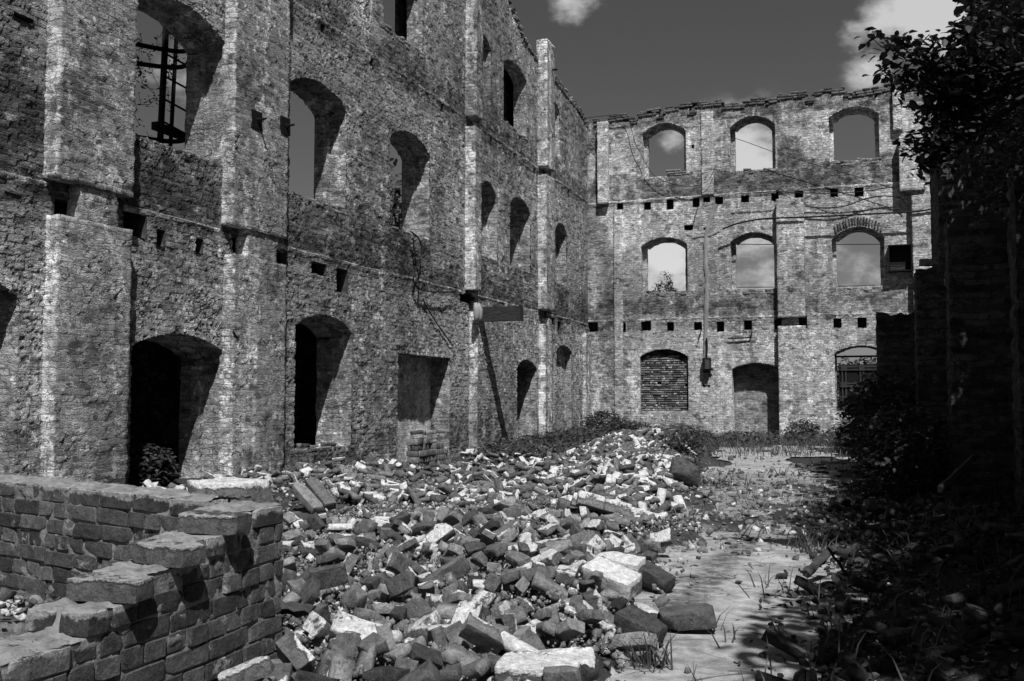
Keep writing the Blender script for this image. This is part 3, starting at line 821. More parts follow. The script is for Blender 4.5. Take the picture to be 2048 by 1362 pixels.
veg = sstep(17, 22, yr)*(1-np.clip(rubd, 0, 1))*.9+.6*sstep(-.6, .1, xr)+.7*(xr < -9.5)+.5*sstep(.5, .62, nz)
veg = veg-1.2*pm*(yr < 9)
gd = obj('ground', np.stack([xr, yr, Zg.ravel()], 1), F, M['ground'], None, True, {'dust': np.clip(dust, 0, 1.2), 'veg': np.clip(veg, 0, 1)})
tag(gd, kind='structure')
# worn concrete path, a thin slab on the ground
px_ = np.arange(-4.2, 1.0, .03); py_ = np.concatenate([np.arange(2.6, 9.6, .03), np.arange(9.6, 28.5, .06)])
X, Y = np.meshgrid(px_, py_, indexing='ij'); xf, yf = X.ravel(), Y.ravel()
keep = (inpoly(xf+.25*(fbm(np.stack([xf, yf, 0*xf], 1), 1.7, 6, 31)-.5)*2, yf+.35*(fbm(np.stack([xf, yf, 0*xf], 1), 1.3, 6, 37)-.5)*2, near_poly) |
        (inpoly(xf, yf, far_poly) & (fbm(np.stack([xf*1.5, yf*.55, 0*xf], 1), 1.0, 4, 53) > .44)) |
        (inpoly(xf, yf, mid_poly) & (fbm(np.stack([xf*1.3, yf*.6, 0*xf], 1), 1.5, 5, 59) > .50))).reshape(X.shape)
idx = np.arange(X.size).reshape(X.shape); kq = keep[:-1, :-1] & keep[1:, 1:] & keep[1:, :-1] & keep[:-1, 1:]
F = np.stack([idx[:-1, :-1][kq], idx[1:, :-1][kq], idx[1:, 1:][kq], idx[:-1, 1:][kq]], 1)
Zp = Gh(xf, yf)+.004
a1, b1 = onground(1330, 1250), onground(1490, 1090)
tt = np.clip(((xf-a1.x)*(b1.x-a1.x)+(yf-a1.y)*(b1.y-a1.y))/((b1-a1).length**2), -.3, 1.1)
dd = np.hypot(xf-(a1.x+tt*(b1.x-a1.x)), yf-(a1.y+tt*(b1.y-a1.y)))
dirtp = sstep(.22, .03, dd)+.55*sstep(8.0, 9.5, yf)*(yf < 16)
V = np.stack([xf, yf, Zp], 1); used = np.zeros(len(V), bool); used[F.ravel()] = True; rm = np.cumsum(used)-1
pt = obj('path', V[used], rm[F], M['path'], None, True, {'dirt': np.clip(dirtp, 0, 1)[used]})
tag(pt, kind='structure')

# ================================================================== LOW STEPPED BRICK WALL IN THE FOREGROUND
def gz(x, y): return float(Gh(np.array([x]), np.array([y]))[0])
low = empty('broken_brick_wall', (-2.3, 3.5, .1))
tag(low, 'low broken brick wall stepping down to the left in the foreground', 'brick wall')
C0 = np.array([-2.36, 3.68]); dB = np.array([.03, -.999]); dB /= np.linalg.norm(dB); nB = np.array([dB[1]*-1, dB[0]]); nB = np.array([-dB[1], dB[0]])  # nB points to +x
PIT = .0755
def lowwall(name, O, d, nrm, length, ztop, thick, topf, seed, seg, jut=(), mat=None):
    """courses of headers and stretchers; topf(s) = how many courses are missing at s"""
    rg = np.random.default_rng(seed); pl = Pile(); k = 0
    n = int((ztop+.15)/PIT)
    for r in range(n):
        zc = ztop-PIT*(r+.5); hdr = r % 2
        s = -.0 if hdr else -.0
        s = 0.0 if r % 2 == 0 else -.06
        while s < length:
            Lb = (.12 if hdr else .25)*rg.uniform(.94, 1.06)
            if rg.random() < .15: Lb = .25 if hdr else .12
            e = min(s+Lb, length+.1); s0 = max(s, 0)
            mid = (s0+e)/2
            if topf(mid) <= r and e-s0 > .05:
                for row in range(2):
                    dp = .115; off = .0575+row*(thick-.115)
                    q, Fq, cr = brick_verts(e-s0-.011, dp, .066, seg, .003, .0035, 3, seed*999+k, .022,
                                            [(2, 1, .006)] if topf(mid) > r-1 else None); k += 1
                    q = q@rotm(rg.normal(0, .02), rg.normal(0, .015), rg.normal(0, .02)).T
                    j = rg.normal(0, .004)
                    W = np.stack([O[0]+d[0]*(q[:, 0]+mid)-nrm[0]*(off+q[:, 1]+j), O[1]+d[1]*(q[:, 0]+mid)-nrm[1]*(off+q[:, 1]+j), q[:, 2]+zc+rg.normal(0, .002)], 1)
                    pl.add(W, Fq, rg.uniform(0, 1), cr*.8+rg.random()*.42)
            s += Lb
    o = pl.build(name, mat or M['brickwall'], low, True); wn_ = o.modifiers.new('wn', 'WEIGHTED_NORMAL'); wn_.weight = 80
    # mortar core just behind the brick faces
    us = np.arange(0.0, length, .02); zs = np.arange(-.1, ztop-.012, .0125)
    rowsV = []; F = []
    U, Zq = np.meshgrid(us, zs, indexing='ij')
    tops = np.array([ztop-PIT*max(0, topf(u))-.004 for u in us]); Zc = np.minimum(Zq, tops[:, None])
    for sgn, off in ((1, .012), (-1, thick-.012)):
        P = np.stack([U.ravel(), Zc.ravel(), np.full(U.size, sgn*3.)], 1)
        nn = (fbm(P, 26, 3, seed)-.42)*.030
        o2 = off-nn*sgn
        rowsV.append(np.stack([O[0]+d[0]*U.ravel()-nrm[0]*o2, O[1]+d[1]*U.ravel()-nrm[1]*o2, Zc.ravel()], 1))
    nv = len(rowsV[0]); idx = np.arange(nv).reshape(U.shape)
    Fa = np.stack([idx[:-1, :-1].ravel(), idx[1:, :-1].ravel(), idx[1:, 1:].ravel(), idx[:-1, 1:].ravel()], 1)
    Fb = Fa[:, ::-1]+nv
    # crumbling bed of mortar on the top
    ws = np.arange(0, 9); TU, TW = np.meshgrid(np.arange(0, length, .0125), np.linspace(.012, thick-.012, 18), indexing='ij')
    tz = np.array([ztop-PIT*max(0, topf(u)) for u in TU[:, 0]])[:, None]+0*TW
    P = np.stack([TU.ravel(), TW.ravel(), 0*TU.ravel()+seed], 1)
    edge = np.minimum(TW, thick-TW); 
    tz = tz+((fbm(P, 22, 4, seed+4)-.35)*.045).reshape(TU.shape)*np.clip((edge-.012)/.03, -.15, 1)+(vnoise(P, 60, 3)*.006).reshape(TU.shape)-.006
    VT = np.stack([O[0]+d[0]*TU.ravel()-nrm[0]*TW.ravel(), O[1]+d[1]*TU.ravel()-nrm[1]*TW.ravel(), tz.ravel()], 1)
    it = np.arange(TU.size).reshape(TU.shape)+2*nv
    Ft = np.stack([it[:-1, :-1].ravel(), it[1:, :-1].ravel(), it[1:, 1:].ravel(), it[:-1, 1:].ravel()], 1)
    obj('mortar', np.concatenate(rowsV+[VT]), np.concatenate([Fa, Fb, Ft]), M['mortar'], o, True)
    return o
stepB = lambda s: min(4, int(max(0, math.floor((s-.33)/.27)+1))) if s > .33 else 0
lowwall('stepped_section', C0, dB, nB, 2.6, .755, .25, stepB, 3, (9, 4, 4))
A0 = np.array([-2.62, 3.50]); dA = np.array([-.961, .276]); nA = np.array([-.276, -.961])
lowwall('rear_section', A0, dA, nA, 2.6, .775, .25, lambda s: 0, 4, (9, 4, 4))
# loose cap bricks on each step and mortar lumps
for i, (s, off, dz, rot) in enumerate([(.40, .065, .035, .12), (.68, .07, .035, -.1), (.96, .08, .035, .16)]):
    z = .755-PIT*stepB(s)+dz+.004
    p = C0+dB*s-nB*off
    q, Fq, cr = brick_verts(.25, .125, .068, (12, 7, 5), .007, .005, 3, 71+i, .025, [(2, 1, .007)])
    ang = math.atan2(dB[1], dB[0])+PI/2+rot
    q = q@rotm(.02, .02, ang).T+np.array([p[0], p[1], z])
    co_ = obj('cap_brick', q, Fq, M['brickwall'], low, True, {'tone': np.full(len(q), .85), 'crust': cr*.8}); co_.modifiers.new('wn', 'WEIGHTED_NORMAL').weight = 90
q, Fq, cr = brick_verts(.34, .24, .12, (14, 10, 6), .015, .012, 4, 91, .05, [(2, 1, .012)])
q = q@rotm(.0, .0, -.15).T+np.array([-2.72, 3.80, .765])
obj('masonry_lump', q, Fq, M['brick'], low, True, {'tone': np.full(len(q), .5), 'crust': cr*.9+.25})

# ================================================================== RUBBLE
KINDS = [
 ('dark whole brick lying tilted in the rubble heap', 'dark whole bricks of the rubble heap', dict(L=.25, W=.12, H=.066, tone=(0, .25), crust=None)),
 ('grey whole brick with worn edges lying in the rubble heap', 'worn grey bricks of the rubble heap', dict(L=.25, W=.12, H=.066, tone=(.45, .75), crust=None)),
 ('brick caked with white mortar on its upper side in the rubble heap', 'mortar caked bricks of the rubble heap', dict(L=.25, W=.125, H=.07, tone=(.2, .7), crust=[(2, 1, .012)])),
 ('short broken half brick lying in the rubble heap', 'broken half bricks of the rubble heap', dict(L=.14, W=.12, H=.066, tone=(.1, .8), crust=None)),
 ('pale brick with mortar along its long side in the rubble heap', 'pale side-crusted bricks of the rubble heap', dict(L=.24, W=.12, H=.066, tone=(.6, 1), crust=[(1, -1, .012)])),
]
variants = []
for ki, (lab, grp, kd) in enumerate(KINDS):
    vs = []
    for v in range(5):
        rg = np.random.default_rng(ki*50+v)
        q, Fq, cr = brick_verts(kd['L']*rg.uniform(.9, 1.05), kd['W'], kd['H'], (10, 6, 4), .003, .006, 4, ki*77+v, .040, kd['crust'])
        vs.append(mesh_data('brick', q, Fq, M['brick'], False, {'tone': np.full(len(q), rg.uniform(*kd['tone'])), 'crust': cr*.9}))
    variants.append(vs)
YB = [2, 5, 6, 8, 12, 18, 24]; XR = [-1.05, -1.3, -1.45, -1.75, -2.3, -3.2, -4.4]
YL = [2, 4, 8, 10, 12, 14, 18, 24]; XL = [-2.4, -3.4, -5.2, -6.2, -4.5, -4.3, -5.4, -6.6]
def rubden(x, y):
    r = 0
    for (a, b, rx, ry, h) in heaps[:7]+[heaps[10]]: r += math.exp(-(((x-a)/rx)**2+((y-b)/ry)**2)*.75)
    w_ = .15*math.sin(y*3.1)+.1*math.sin(y*7.3+1)
    e = x-np.interp(y, YB, XR)-w_
    if y > 3.6 and e > 0: r *= .10*math.exp(-e*5)
    e = np.interp(y, YL, XL)-w_-x
    if e > 0: r *= .5*math.exp(-e*2)
    wx = C0[0]+.03*(C0[1]-y)   # outer face of the stepped wall
    if y < 3.85 and x < wx+.17: r = 0
    return min(r, 1)
placed = []
def ok(x, y, d):
    for (a, b) in placed:
        if (a-x)**2+(b-y)**2 < d*d: return False
    return True
rr = random.Random(5); tries = 0; nb = 0
near_b = []
while nb < 300 and tries < 40000:
    tries += 1
    y = 2.5+5.6*rr.random()**1.0; x = rr.uniform(-5.0, -.8)
    if rr.random() > rubden(x, y)**.7: continue
    if not ok(x, y, .112): continue
    placed.append((x, y)); near_b.append((x, y)); nb += 1
for i, (x, y) in enumerate(near_b):
    k = rr.choices(range(5), [3.4, 1.4, 3.4, 4.6, 1.6])[0]
    lab, grp, kd = KINDS[k]
    o = bpy.data.objects.new('brick', rr.choice(variants[k])); COL.objects.link(o)
    tl = rr.gauss(0, .55), rr.gauss(0, .5)
    if rr.random() < .15: tl = (PI/2+rr.gauss(0, .2), rr.gauss(0, .3))
    o.location = (x, y, gz(x, y)+.04+.09*rr.random()+.03*abs(tl[0])); o.rotation_euler = (tl[0], tl[1], rr.uniform(0, 2*PI)); k_ = rr.uniform(.55, .92); o.scale = (k_*rr.uniform(.7, 1.08), k_*rr.uniform(.85, 1.1), k_*rr.uniform(.85, 1.15))
    tag(o, lab, 'brick', grp)
# special pieces in view: two slabs leaning by the side wall
def one(name, label, cat, p, rot, dims, tone, crust, seed, seg=(12, 6, 5), depth=.03, mat='brick', cov=0.0):
    q, Fq, cr = brick_verts(*dims, seg, .004, .008, 5, seed, depth, crust)
    o = obj(name, q, Fq, M[mat], None, False, {'tone': np.full(len(q), tone), 'crust': cr*.9+cov})
    z = p[2] if mat == 'brick' and 'pier' in label else gz(p[0], p[1])+dims[2]*.5+.02+abs(math.sin(rot[1]))*dims[0]*.35
    o.location = (p[0], p[1], z); o.rotation_euler = rot
    return tag(o, label, cat)
p = onground(640, 985, .22)
one('masonry_slab', 'upper of two long masonry slabs leaning in rubble below the side wall', 'masonry slab', (p.x, p.y, .36), (.15, .52, -.5), (.48, .13, .09), .45, None, 601, cov=.12)
one('masonry_slab', 'lower of two long masonry slabs leaning in rubble below the side wall', 'masonry slab', (p.x-.02, p.y-.22, .27), (.1, .48, -.45), (.46, .13, .09), .6, None, 602, cov=.12)
p = onground(1240, 1120, .22)
one('masonry_chunk', 'large white mortar covered chunk of three bricks beside the path', 'masonry chunk', (p.x, p.y, .24), (.1, .1, -.15), (.27, .17, .12), .8, [(2, 1, .015), (1, -1, .01)], 603, cov=.5)
p = onground(1225, 1165, .17)
one('masonry_chunk', 'white faced masonry chunk below the largest white chunk', 'masonry chunk', (p.x, p.y, .16), (.3, .25, -.3), (.30, .15, .11), .8, [(1, -1, .012), (2, 1, .01)], 604, cov=.5)
p = onground(1375, 1225, .12)
one('masonry_block', 'dark flat stone block at the left edge of the concrete path', 'stone block', (p.x, p.y, .10), (.06, -.1, .25), (.27, .17, .085), .05, None, 605, depth=.05)
p = onground(1345, 1225, .12)
one('masonry_block', 'dark rounded masonry lump in front of the flat stone block', 'stone block', (p.x-.08, p.y-.38, .10), (.1, .3, -.2), (.22, .15, .10), .1, None, 606, depth=.06)
p = onground(1300, 1160, .1)
one('masonry_block', 'dark long brick leaning down to the path beside the white chunks', 'brick', (p.x, p.y, .13), (.1, .35, -.4), (.3, .13, .09), .05, None, 607)
p = onground(1060, 1340, .2)
one('masonry_chunk', 'broad pale masonry chunk lying at the very front of the rubble', 'masonry chunk', (p.x, p.y+.1, .27), (.1, .0, .1), (.30, .16, .10), .5, [(2, 1, .012)], 608, cov=.2)
p = onground(1220, 1330, .2)
one('masonry_chunk', 'long dark masonry beam fragment at the front of the rubble', 'masonry chunk', (p.x-.25, p.y+.05, .26), (.2, -.08, .3), (.36, .13, .09), .2, [(2, 1, .01)], 609)
p = onground(1370, 955, .2)
one('boulder', 'dark rounded boulder between the brick ridge and the far path', 'boulder', (p.x, p.y, .12), (.1, .2, .3), (.36, .30, .30), .1, None, 610, (12, 10, 8), .25)

stuff = Pile(); bpool = []
for v in range(24):
    rg = np.random.default_rng(300+v)
    q, Fq, cr = brick_verts(rg.choice([.25, .25, .14, .18]), .12, .066, (3, 2, 2), .002, .004, 3, 800+v, .04, [(2, 1, .008)] if v % 3 == 0 else None)
    bpool.append((q, Fq, cr))
fpool = []
for v in range(40):
    rg = np.random.default_rng(500+v)
    q, Fq, cr = brick_verts(1, rg.uniform(.5, .9), rg.uniform(.25, .7), (2, 2, 2), .02, .05, 5, 1200+v, .45)
    fpool.append((q, Fq, cr))
cpool = []
for v in range(30):
    rg = np.random.default_rng(700+v)
    q, Fq, cr = brick_verts(1, rg.uniform(.5, .9), rg.uniform(.3, .8), (1, 1, 1), .01, .12, 2, 1700+v, .4)
    cpool.append((q, Fq, cr))
rg = np.random.default_rng(12)
def scatter(n, xr, yr, den, kind, smin, smax, lift=.03, tilt=.5, pile=None, pw=None):
    pile = pile or stuff; fp = cpool if kind == 'c' else fpool
    xs = rg.uniform(*xr, n); ys = rg.uniform(*yr, n); zs_ = Gh(xs, ys)
    for x, y, z in zip(xs, ys, zs_):
        d = den(x, y)
        if rg.random() > d: continue
        if kind == 'b':
            q, Fq, cr = bpool[rg.integers(len(bpool))]; s = rg.uniform(.6, .85) if y < 12 else rg.uniform(.75, .95)
            R = rotm(rg.normal(0, tilt), rg.normal(0, tilt), rg.uniform(0, 6.28)); z += rg.uniform(.02, .10)
        else:
            q, Fq, cr = fp[rg.integers(len(fp))]; s = smin*(smax/smin)**(rg.random()**1.7)
            R = rotm(rg.normal(0, .7), rg.normal(0, .7), rg.uniform(0, 6.28)); z += s*.12+rg.random()*lift
        tone = rg.random(); wp = pw if pw is not None else (.26 if y < 9.3 else (.15 if y < 14 else .05))
        far_ = y > 14.5; tone *= .3 if far_ else (.6 if y > 9.3 else 1)
        pile.add((q*s)@R.T+np.array([x, y, z]), Fq, tone, cr*.9+(.75 if rg.random() < wp else rg.random()*(.08 if far_ else .3)))
rub2 = lambda x, y: rubden(x, y)
scatter(1300, (-5.2, -.9), (2.3, 9.5), lambda x, y: rubden(x, y)*.5, 'b', 0, 0, .02, .5)
scatter(2600, (-6.5, -1.8), (9.3, 17), lambda x, y: rubden(x, y)**1.3, 'b', 0, 0)
scatter(3200, (-7.0, -2.6), (15, 23.5), lambda x, y: rubden(x, y)**1.2, 'b', 0, 0)
scatter(26000, (-5.0, -.7), (2.3, 9.5), lambda x, y: rubden(x, y)**.8, 'f', .010, .075, .06)
scatter(12000, (-8.7, -.9), (9, 17), lambda x, y: min(1, .35+rubden(x, y))*(0.25 if x > -2 else 1), 'f', .015, .09, .03)
scatter(1500, (-8.8, -4.6), (10.2, 22), lambda x, y: .25+.6*max(0, math.sin(y*1.7))*math.exp((-8.8-x)/1.2), 'b', 0, 0)
scatter(9000, (-8.8, -4.0), (9.5, 24), lambda x, y: .6, 'f', .012, .07, .02)
scatter(3500, (-8.7, -.5), (16, 31), lambda x, y: .06 if -4.2 < x < -.3 and 15.5 < y < 26 else .5+.4*rubden(x, y), 'f', .02, .12, .02)
scatter(2400, (-2.2, .1), (7.6, 15), lambda x, y: .55 if 7.6 < y else .2, 'f', .012, .09, .01)
scatter(1500, (-1.9, .1), (3.2, 8.5), lambda x, y: .25+.75*max(0, 1-abs(x+.95)*-1.0) if abs(x+.95) > .45 else .15, 'c', .005, .028, .0)
scatter(30000, (-5.0, -1.0), (2.3, 9.5), lambda x, y: rubden(x, y)**.6, 'c', .006, .045, .08, .5, None, .12)
shade = Pile()  # rubble whose dark colour carries the shade of the right side
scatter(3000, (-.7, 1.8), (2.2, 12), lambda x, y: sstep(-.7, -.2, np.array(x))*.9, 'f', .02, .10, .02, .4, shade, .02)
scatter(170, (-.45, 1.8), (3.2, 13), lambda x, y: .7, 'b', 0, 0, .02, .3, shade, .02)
o_ = shade.build('shade_dark_rubble', M['brickshade'], None, False)
tag(o_, 'rubble coloured dark for shade under the trees along the right wall', 'rubble', None, 'stuff')
scatter(1500, (-4.2, -2.55), (1.2, 3.6), lambda x, y: .9 if x < C0[0]+.03*(C0[1]-y)-.3 else 0, 'f', .02, .14, .06)
so = stuff.build('brick_rubble', M['brick'], None, False)
tag(so, 'heaped small rubble of broken brick and mortar covering the yard floor', 'rubble', None, 'stuff')

# toppled slab of laid bricks with white joints halfway up the heap
fs = empty('fallen_masonry', (0, 0, 0)); bp = onground(1215, 985, .35)
fs.location = (bp.x, bp.y, .22); tag(fs, 'toppled sheet of laid bricks with white mortar joints on the heap', 'fallen masonry')
pl = Pile(); R = rotm(-.22, .28, .55)
for i in range(6):
    for j in range(3):
        if (i, j) in ((0, 2), (5, 0)): continue
        q, Fq, cr = brick_verts(.24, .068, .11, (5, 3, 3), .008, .005, 2, 2000+i*7+j, .03, [(2, 1, .006)])
        q = (q+np.array([(j-1)*.255+(.12 if i % 2 else 0), (i-3)*.082, 0]))@R.T+np.array([bp.x, bp.y, gz(bp.x, bp.y)+.10])
        pl.add(q, Fq, random.uniform(.5, 1), cr+.1)
pl.build('brick_courses', M['brick'], fs, True)

# brick stack in the niche: each brick can be lifted away
sx0, sy0 = WX+.16, 17.95
sm = []
for v in range(5):
    q, Fq, cr = brick_verts(.25, .062, .113, (6, 3, 4), .006, .004, 2, 4000+v, .02)
    sm.append(mesh_data('stack_brick', q, Fq, M['stackbrick'], True, {'tone': np.full(len(q), .15+.2*v), 'crust': cr+.1}))
rs = random.Random(8)
def sbrick(x, y, z, rz):
    o = bpy.data.objects.new('stacked_brick', rs.choice(sm)); COL.objects.link(o)
    o.location = (x+rs.gauss(0, .006), y+rs.gauss(0, .003), z); o.rotation_euler = (rs.gauss(0, .02), rs.gauss(0, .02), rz+rs.gauss(0, .03))
    tag(o, 'brick in the neat stack standing in front of the square wall niche', 'brick', 'bricks stacked before the niche')
for layer in range(6):
    z = gz(sx0+.3, sy0+.6)+.07+layer*.121; n = (23, 23, 22, 21, 18, 9)[layer]
    for j in range(n):
        if rs.random() < .03*layer: continue
        if layer % 3 == 1 and j % 4 == 0 and j < 12:
            for i in range(3): sbrick(sx0+.05+i*.075, sy0+.16+j*.072, z, PI/2)
        elif not (layer % 3 == 1 and j < 12): sbrick(sx0+.12, sy0+.05+j*.072, z, 0)
    if layer in (0, 3):
        for j in range(0, 3): sbrick(sx0+.30-.02*layer, sy0+.2+j*.26, z, PI/2)
for k in range(5): 
    o = bpy.data.objects.new('stacked_brick', rs.choice(sm)); COL.objects.link(o); o.location = (sx0+.16, sy0+.15+k*.27, gz(sx0, sy0)+.07+6*.121-.02*(k > 1)-.02); o.rotation_euler = (PI/2+rs.gauss(0, .12), rs.gauss(0, .1), PI/2+rs.gauss(0, .3))
    tag(o, 'brick laid flat and askew on top of the stack before the niche', 'brick', 'loose bricks on top of the stack')

# ================================================================== RIGHT-HAND RUINED WALL, all in shade
rw = empty('ruined_side_wall', (1.5, 14, 0))
tag(rw, 'dark brick wall remains with projecting piers along the right side', 'ruined wall')
def slab(name, x0, x1, y0, y1, ztop, parent, mat, step=.09, ragged=.25, seed=0):
    """a brick mass with rough faces; top edge uneven"""
    nx = max(2, int((x1-x0)/step)); ny = max(2, int((y1-y0)/step)); nz = max(2, int((ztop+.3)/step))
    P, F = lattice(nx, ny, nz); V = (P+1)/2*np.array([x1-x0, y1-y0, 1])+np.array([x0, y0, 0])
    k = (P[:, 2]+1)/2
    tp = ztop+ragged*(fbm(np.stack([V[:, 0]*2, V[:, 1]*2, 0*k+seed], 1), .9, 3, seed)-.5)*2
    tp = np.round(tp/.077)*.077
    V[:, 2] = -.3+k*(tp+.3)
    return obj(name, V, F, mat, parent, True)
slab('wall', 1.55, 2.0, 2.0, 30, 3.25, rw, M['darkwall'], .1, .3, 1)
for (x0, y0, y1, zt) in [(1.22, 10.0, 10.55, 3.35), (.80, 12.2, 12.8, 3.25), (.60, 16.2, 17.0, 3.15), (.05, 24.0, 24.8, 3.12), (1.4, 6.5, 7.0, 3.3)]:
    slab('pier', x0, 1.62, y0, y1, zt, rw, M['darkwall'], .06, .12, int(y0))
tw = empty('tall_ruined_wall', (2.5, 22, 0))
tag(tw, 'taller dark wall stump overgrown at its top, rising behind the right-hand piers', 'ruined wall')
slab('wall', 1.20, 3.6, 20.5, 23.2, 6.6, tw, M['darkwall'], .10, .4, 5)
p = Vector((.80, 16.4, 3.27))
one('brick', 'single pale brick lying on top of the dark right-hand pier', 'brick', p, (0, .03, .1), (.26, .13, .10), .8, None, 700, cov=.2)

# ================================================================== FITTINGS AND CABLES
def cable(name, label, cat, pts, r, mat='cable', group=None, sm=6):
    P = [Vector(p) for p in pts]; Q = []
    for i in range(len(P)-1):
        p0, p1, p2, p3 = P[max(i-1, 0)], P[i], P[i+1], P[min(i+2, len(P)-1)]
        for k in range(sm):
            t = k/sm; Q.append(.5*((2*p1)+(-p0+p2)*t+(2*p0-5*p1+4*p2-p3)*t*t+(-p0+3*p1-3*p2+p3)*t**3))
    Q.append(P[-1]); mb = MB(); mb.tube(Q, r, 6); o = mb.build(name, M[mat], None, True)
    return tag(o, label, cat, group)
E_ = lambda L, off: [onend(x, y, off) for x, y in L]
cable('cable', 'thick dark cable drooping across the end wall above the middle windows', 'cable', E_([(1445, 458), (1475, 447), (1515, 439), (1556, 436), (1620, 434), (1700, 430), (1780, 426), (1830, 423), (1872, 417)], .34), .028)
cable('cable', 'dark cable looping up and down above the thickest cable on the end wall', 'cable', E_([(1612, 413), (1650, 416), (1690, 412), (1730, 398), (1765, 392), (1800, 396), (1812, 408)], .20), .018)
cable('cable', 'thin cable running level past the upper joist holes of the end wall', 'cable', E_([(1470, 388), (1550, 383), (1600, 386), (1680, 386), (1740, 381), (1790, 374), (1850, 376)], .32), .014)
cable('barbed_wire', 'rusty wire hanging past the first top window of the end wall', 'wire', E_([(1165, 237), (1215, 231), (1248, 229), (1258, 240), (1270, 285), (1283, 310), (1294, 332), (1310, 352), (1335, 365), (1380, 373), (1415, 362), (1432, 330)], .22), .010)
cable('barbed_wire', 'rusty wire slanting down across the second and third top windows', 'wire', E_([(1455, 272), (1490, 283), (1545, 303), (1600, 320), (1660, 338), (1720, 355), (1790, 378)], .3), .010)
cable('wire', 'thin wire slanting from the second top window sill to the joist holes', 'wire', E_([(1556, 350), (1600, 370), (1640, 385), (1700, 405), (1790, 424)], .25), .008)
cable('wire', 'short wire dropping from a joist hole to the wall bracket', 'wire', E_([(1397, 412), (1390, 430), (1388, 445)], .1), .012)
cable('wire', 'short kinked wire below the ground floor joist holes of the end wall', 'wire', E_([(1404, 655), (1400, 668), (1396, 680)], .12), .016)
cable('wire', 'bent pipe run under the joist holes beside the plastered chase', 'pipe', E_([(1456, 677), (1480, 676), (1500, 674), (1504, 663)], .08), .022)
for i, (y0, y1, Yd, lb) in enumerate([(486, 489, 44, 'overhead wire seen high through the middle storey windows'), (573, 571, 46, 'overhead wire seen low through the middle storey windows')]):
    a = atdist(1400, y0+2, Yd); b = atdist(1820, y1-1, Yd)
    mb = MB(); mb.tube([a, a.lerp(b, .5)-Vector((0, 0, .03)), b], .018, 5); tag(mb.build('overhead_wire', M['cable']), lb, 'wire')
L_ = lambda L, off: [onside(x, y, off) for x, y in L]
cable('cable', 'dark cable looping down the side wall below the third upper window', 'cable', L_([(822, 463), (838, 478), (843, 500), (838, 522), (829, 545), (828, 562), (838, 577), (860, 583), (905, 584)], .12), .016)
cable('wire', 'thin wire hanging straight beside the looping cable on the side wall', 'wire', L_([(826, 475), (830, 515), (838, 560), (836, 595)], .08), .014)
cable('rod', 'thin iron rod slanting down the side wall right of the cable', 'rod', L_([(846, 600), (868, 638), (904, 690)], .05), .013)
cable('hook', 'small bent iron hook between the two left ground floor openings', 'hook', L_([(466, 662), (474, 674), (478, 672)], .2), .012)
# open wall cabinet on the end wall
c0, c1 = onend(1776, 490, .3), onend(1825, 541, .3); cb = empty('wall_cabinet', ((c0.x+c1.x)/2, WY-.1, c1.z))
tag(cb, 'open dark box cabinet mounted beside the right middle window', 'cabinet')
w, h = c1.x-c0.x, c0.z-c1.z; cxm, czm = (c0.x+c1.x)/2, (c0.z+c1.z)/2
mb = MB()
mb.box((c0.x+.015, WY-.15, czm), (.03, .32, h)); mb.box((c1.x-.015, WY-.15, czm), (.03, .32, h)); mb.box((cxm, WY-.15, c0.z-.015), (w-.064, .32, .03)); mb.box((cxm, WY-.15, c1.z+.015), (w-.064, .32, .03)); mb.box((cxm, WY-.03, czm), (w-.064, .02, h-.064))
mb.build('case', M['iron'], cb)
mb = MB(); mb.box((cxm-.08, WY-.16, c1.z+.17), (w*.62, .26, .02)); mb.box((cxm-.08, WY-.27, c1.z+.09), (w*.62, .02, .1)); mb.build('shelf', M['beam'], cb)
# fuse box with a conduit and frayed stump above
f0, f1 = onend(1405, 716, .15), onend(1421, 741, .15); fb = empty('fuse_box', ((f0.x+f1.x)/2, WY, f1.z))
tag(fb, 'small dark electric box fixed between the bricked window and the doorway', 'electric box')
mb = MB(); mb.box(((f0.x+f1.x)/2, WY-.10, (f0.z+f1.z)/2), (f1.x-f0.x, .2, f0.z-f1.z)); mb.build('case', M['iron'], fb)
mb = MB(); mb.box(((f0.x+f1.x)/2+.03, WY-.214, (f0.z+f1.z)/2), (f1.x-f0.x-.1, .02, f0.z-f1.z-.1)); mb.build('cover', simple_mat('cover_paint', .04, .09, 9), fb)
mb = MB(); mb.tube([onend(1413, 716, .08), onend(1414, 690, .08), onend(1413, 676, .10)], .028, 8); mb.build('conduit', M['iron'], fb)
mb = MB(); mb.box(((f0.x+f1.x)/2-.02, WY-.09, f1.z-.11), (.17, .14, .22)); mb.build('lower_case', M['iron'], fb)
mb = MB(); mb.tube([(f1.x-.02, WY-.1, f1.z+.06), (f1.x+.07, WY-.12, f1.z+.03)], .035, 8); mb.build('handle', M['iron'], fb)

# caged ladder seen through the left upper window
lad = empty('caged_ladder', (WX-1.4, 14.2, 4)); tag(lad, 'iron caged ladder standing outside the left upper window', 'ladder')
def outp(px, py, X):
    r = ray(px, py); t = X/r.x; return Vector((X, r.y*t, EYE+r.z*t))
LX = -11.3
def rail(p, q, X, r, name):
    mb = MB(); a, b = outp(*p, X), outp(*q, X); d = (b-a); a = a-d*.1; b = b+d*.6
    mb.box((a+b)/2, (r, r*1.6, (b-a).length), Vector((0, 0, 1)).rotation_difference((b-a).normalized()).to_matrix()); return mb.build(name, M['iron'], lad)
rail((320, 290), (331, 75), LX, .06, 'rail'); rail((341, 290), (352, 90), LX-.25, .04, 'rail')
for k in range(7):
    y = 8+k*45.5
    a = outp(333-k*1.2, y+8, LX); b = outp(376-k*1.0, y+32, LX)
    mb = MB(); mb.tube([a, b], .018, 6); mb.build('rung', M['iron'], lad)
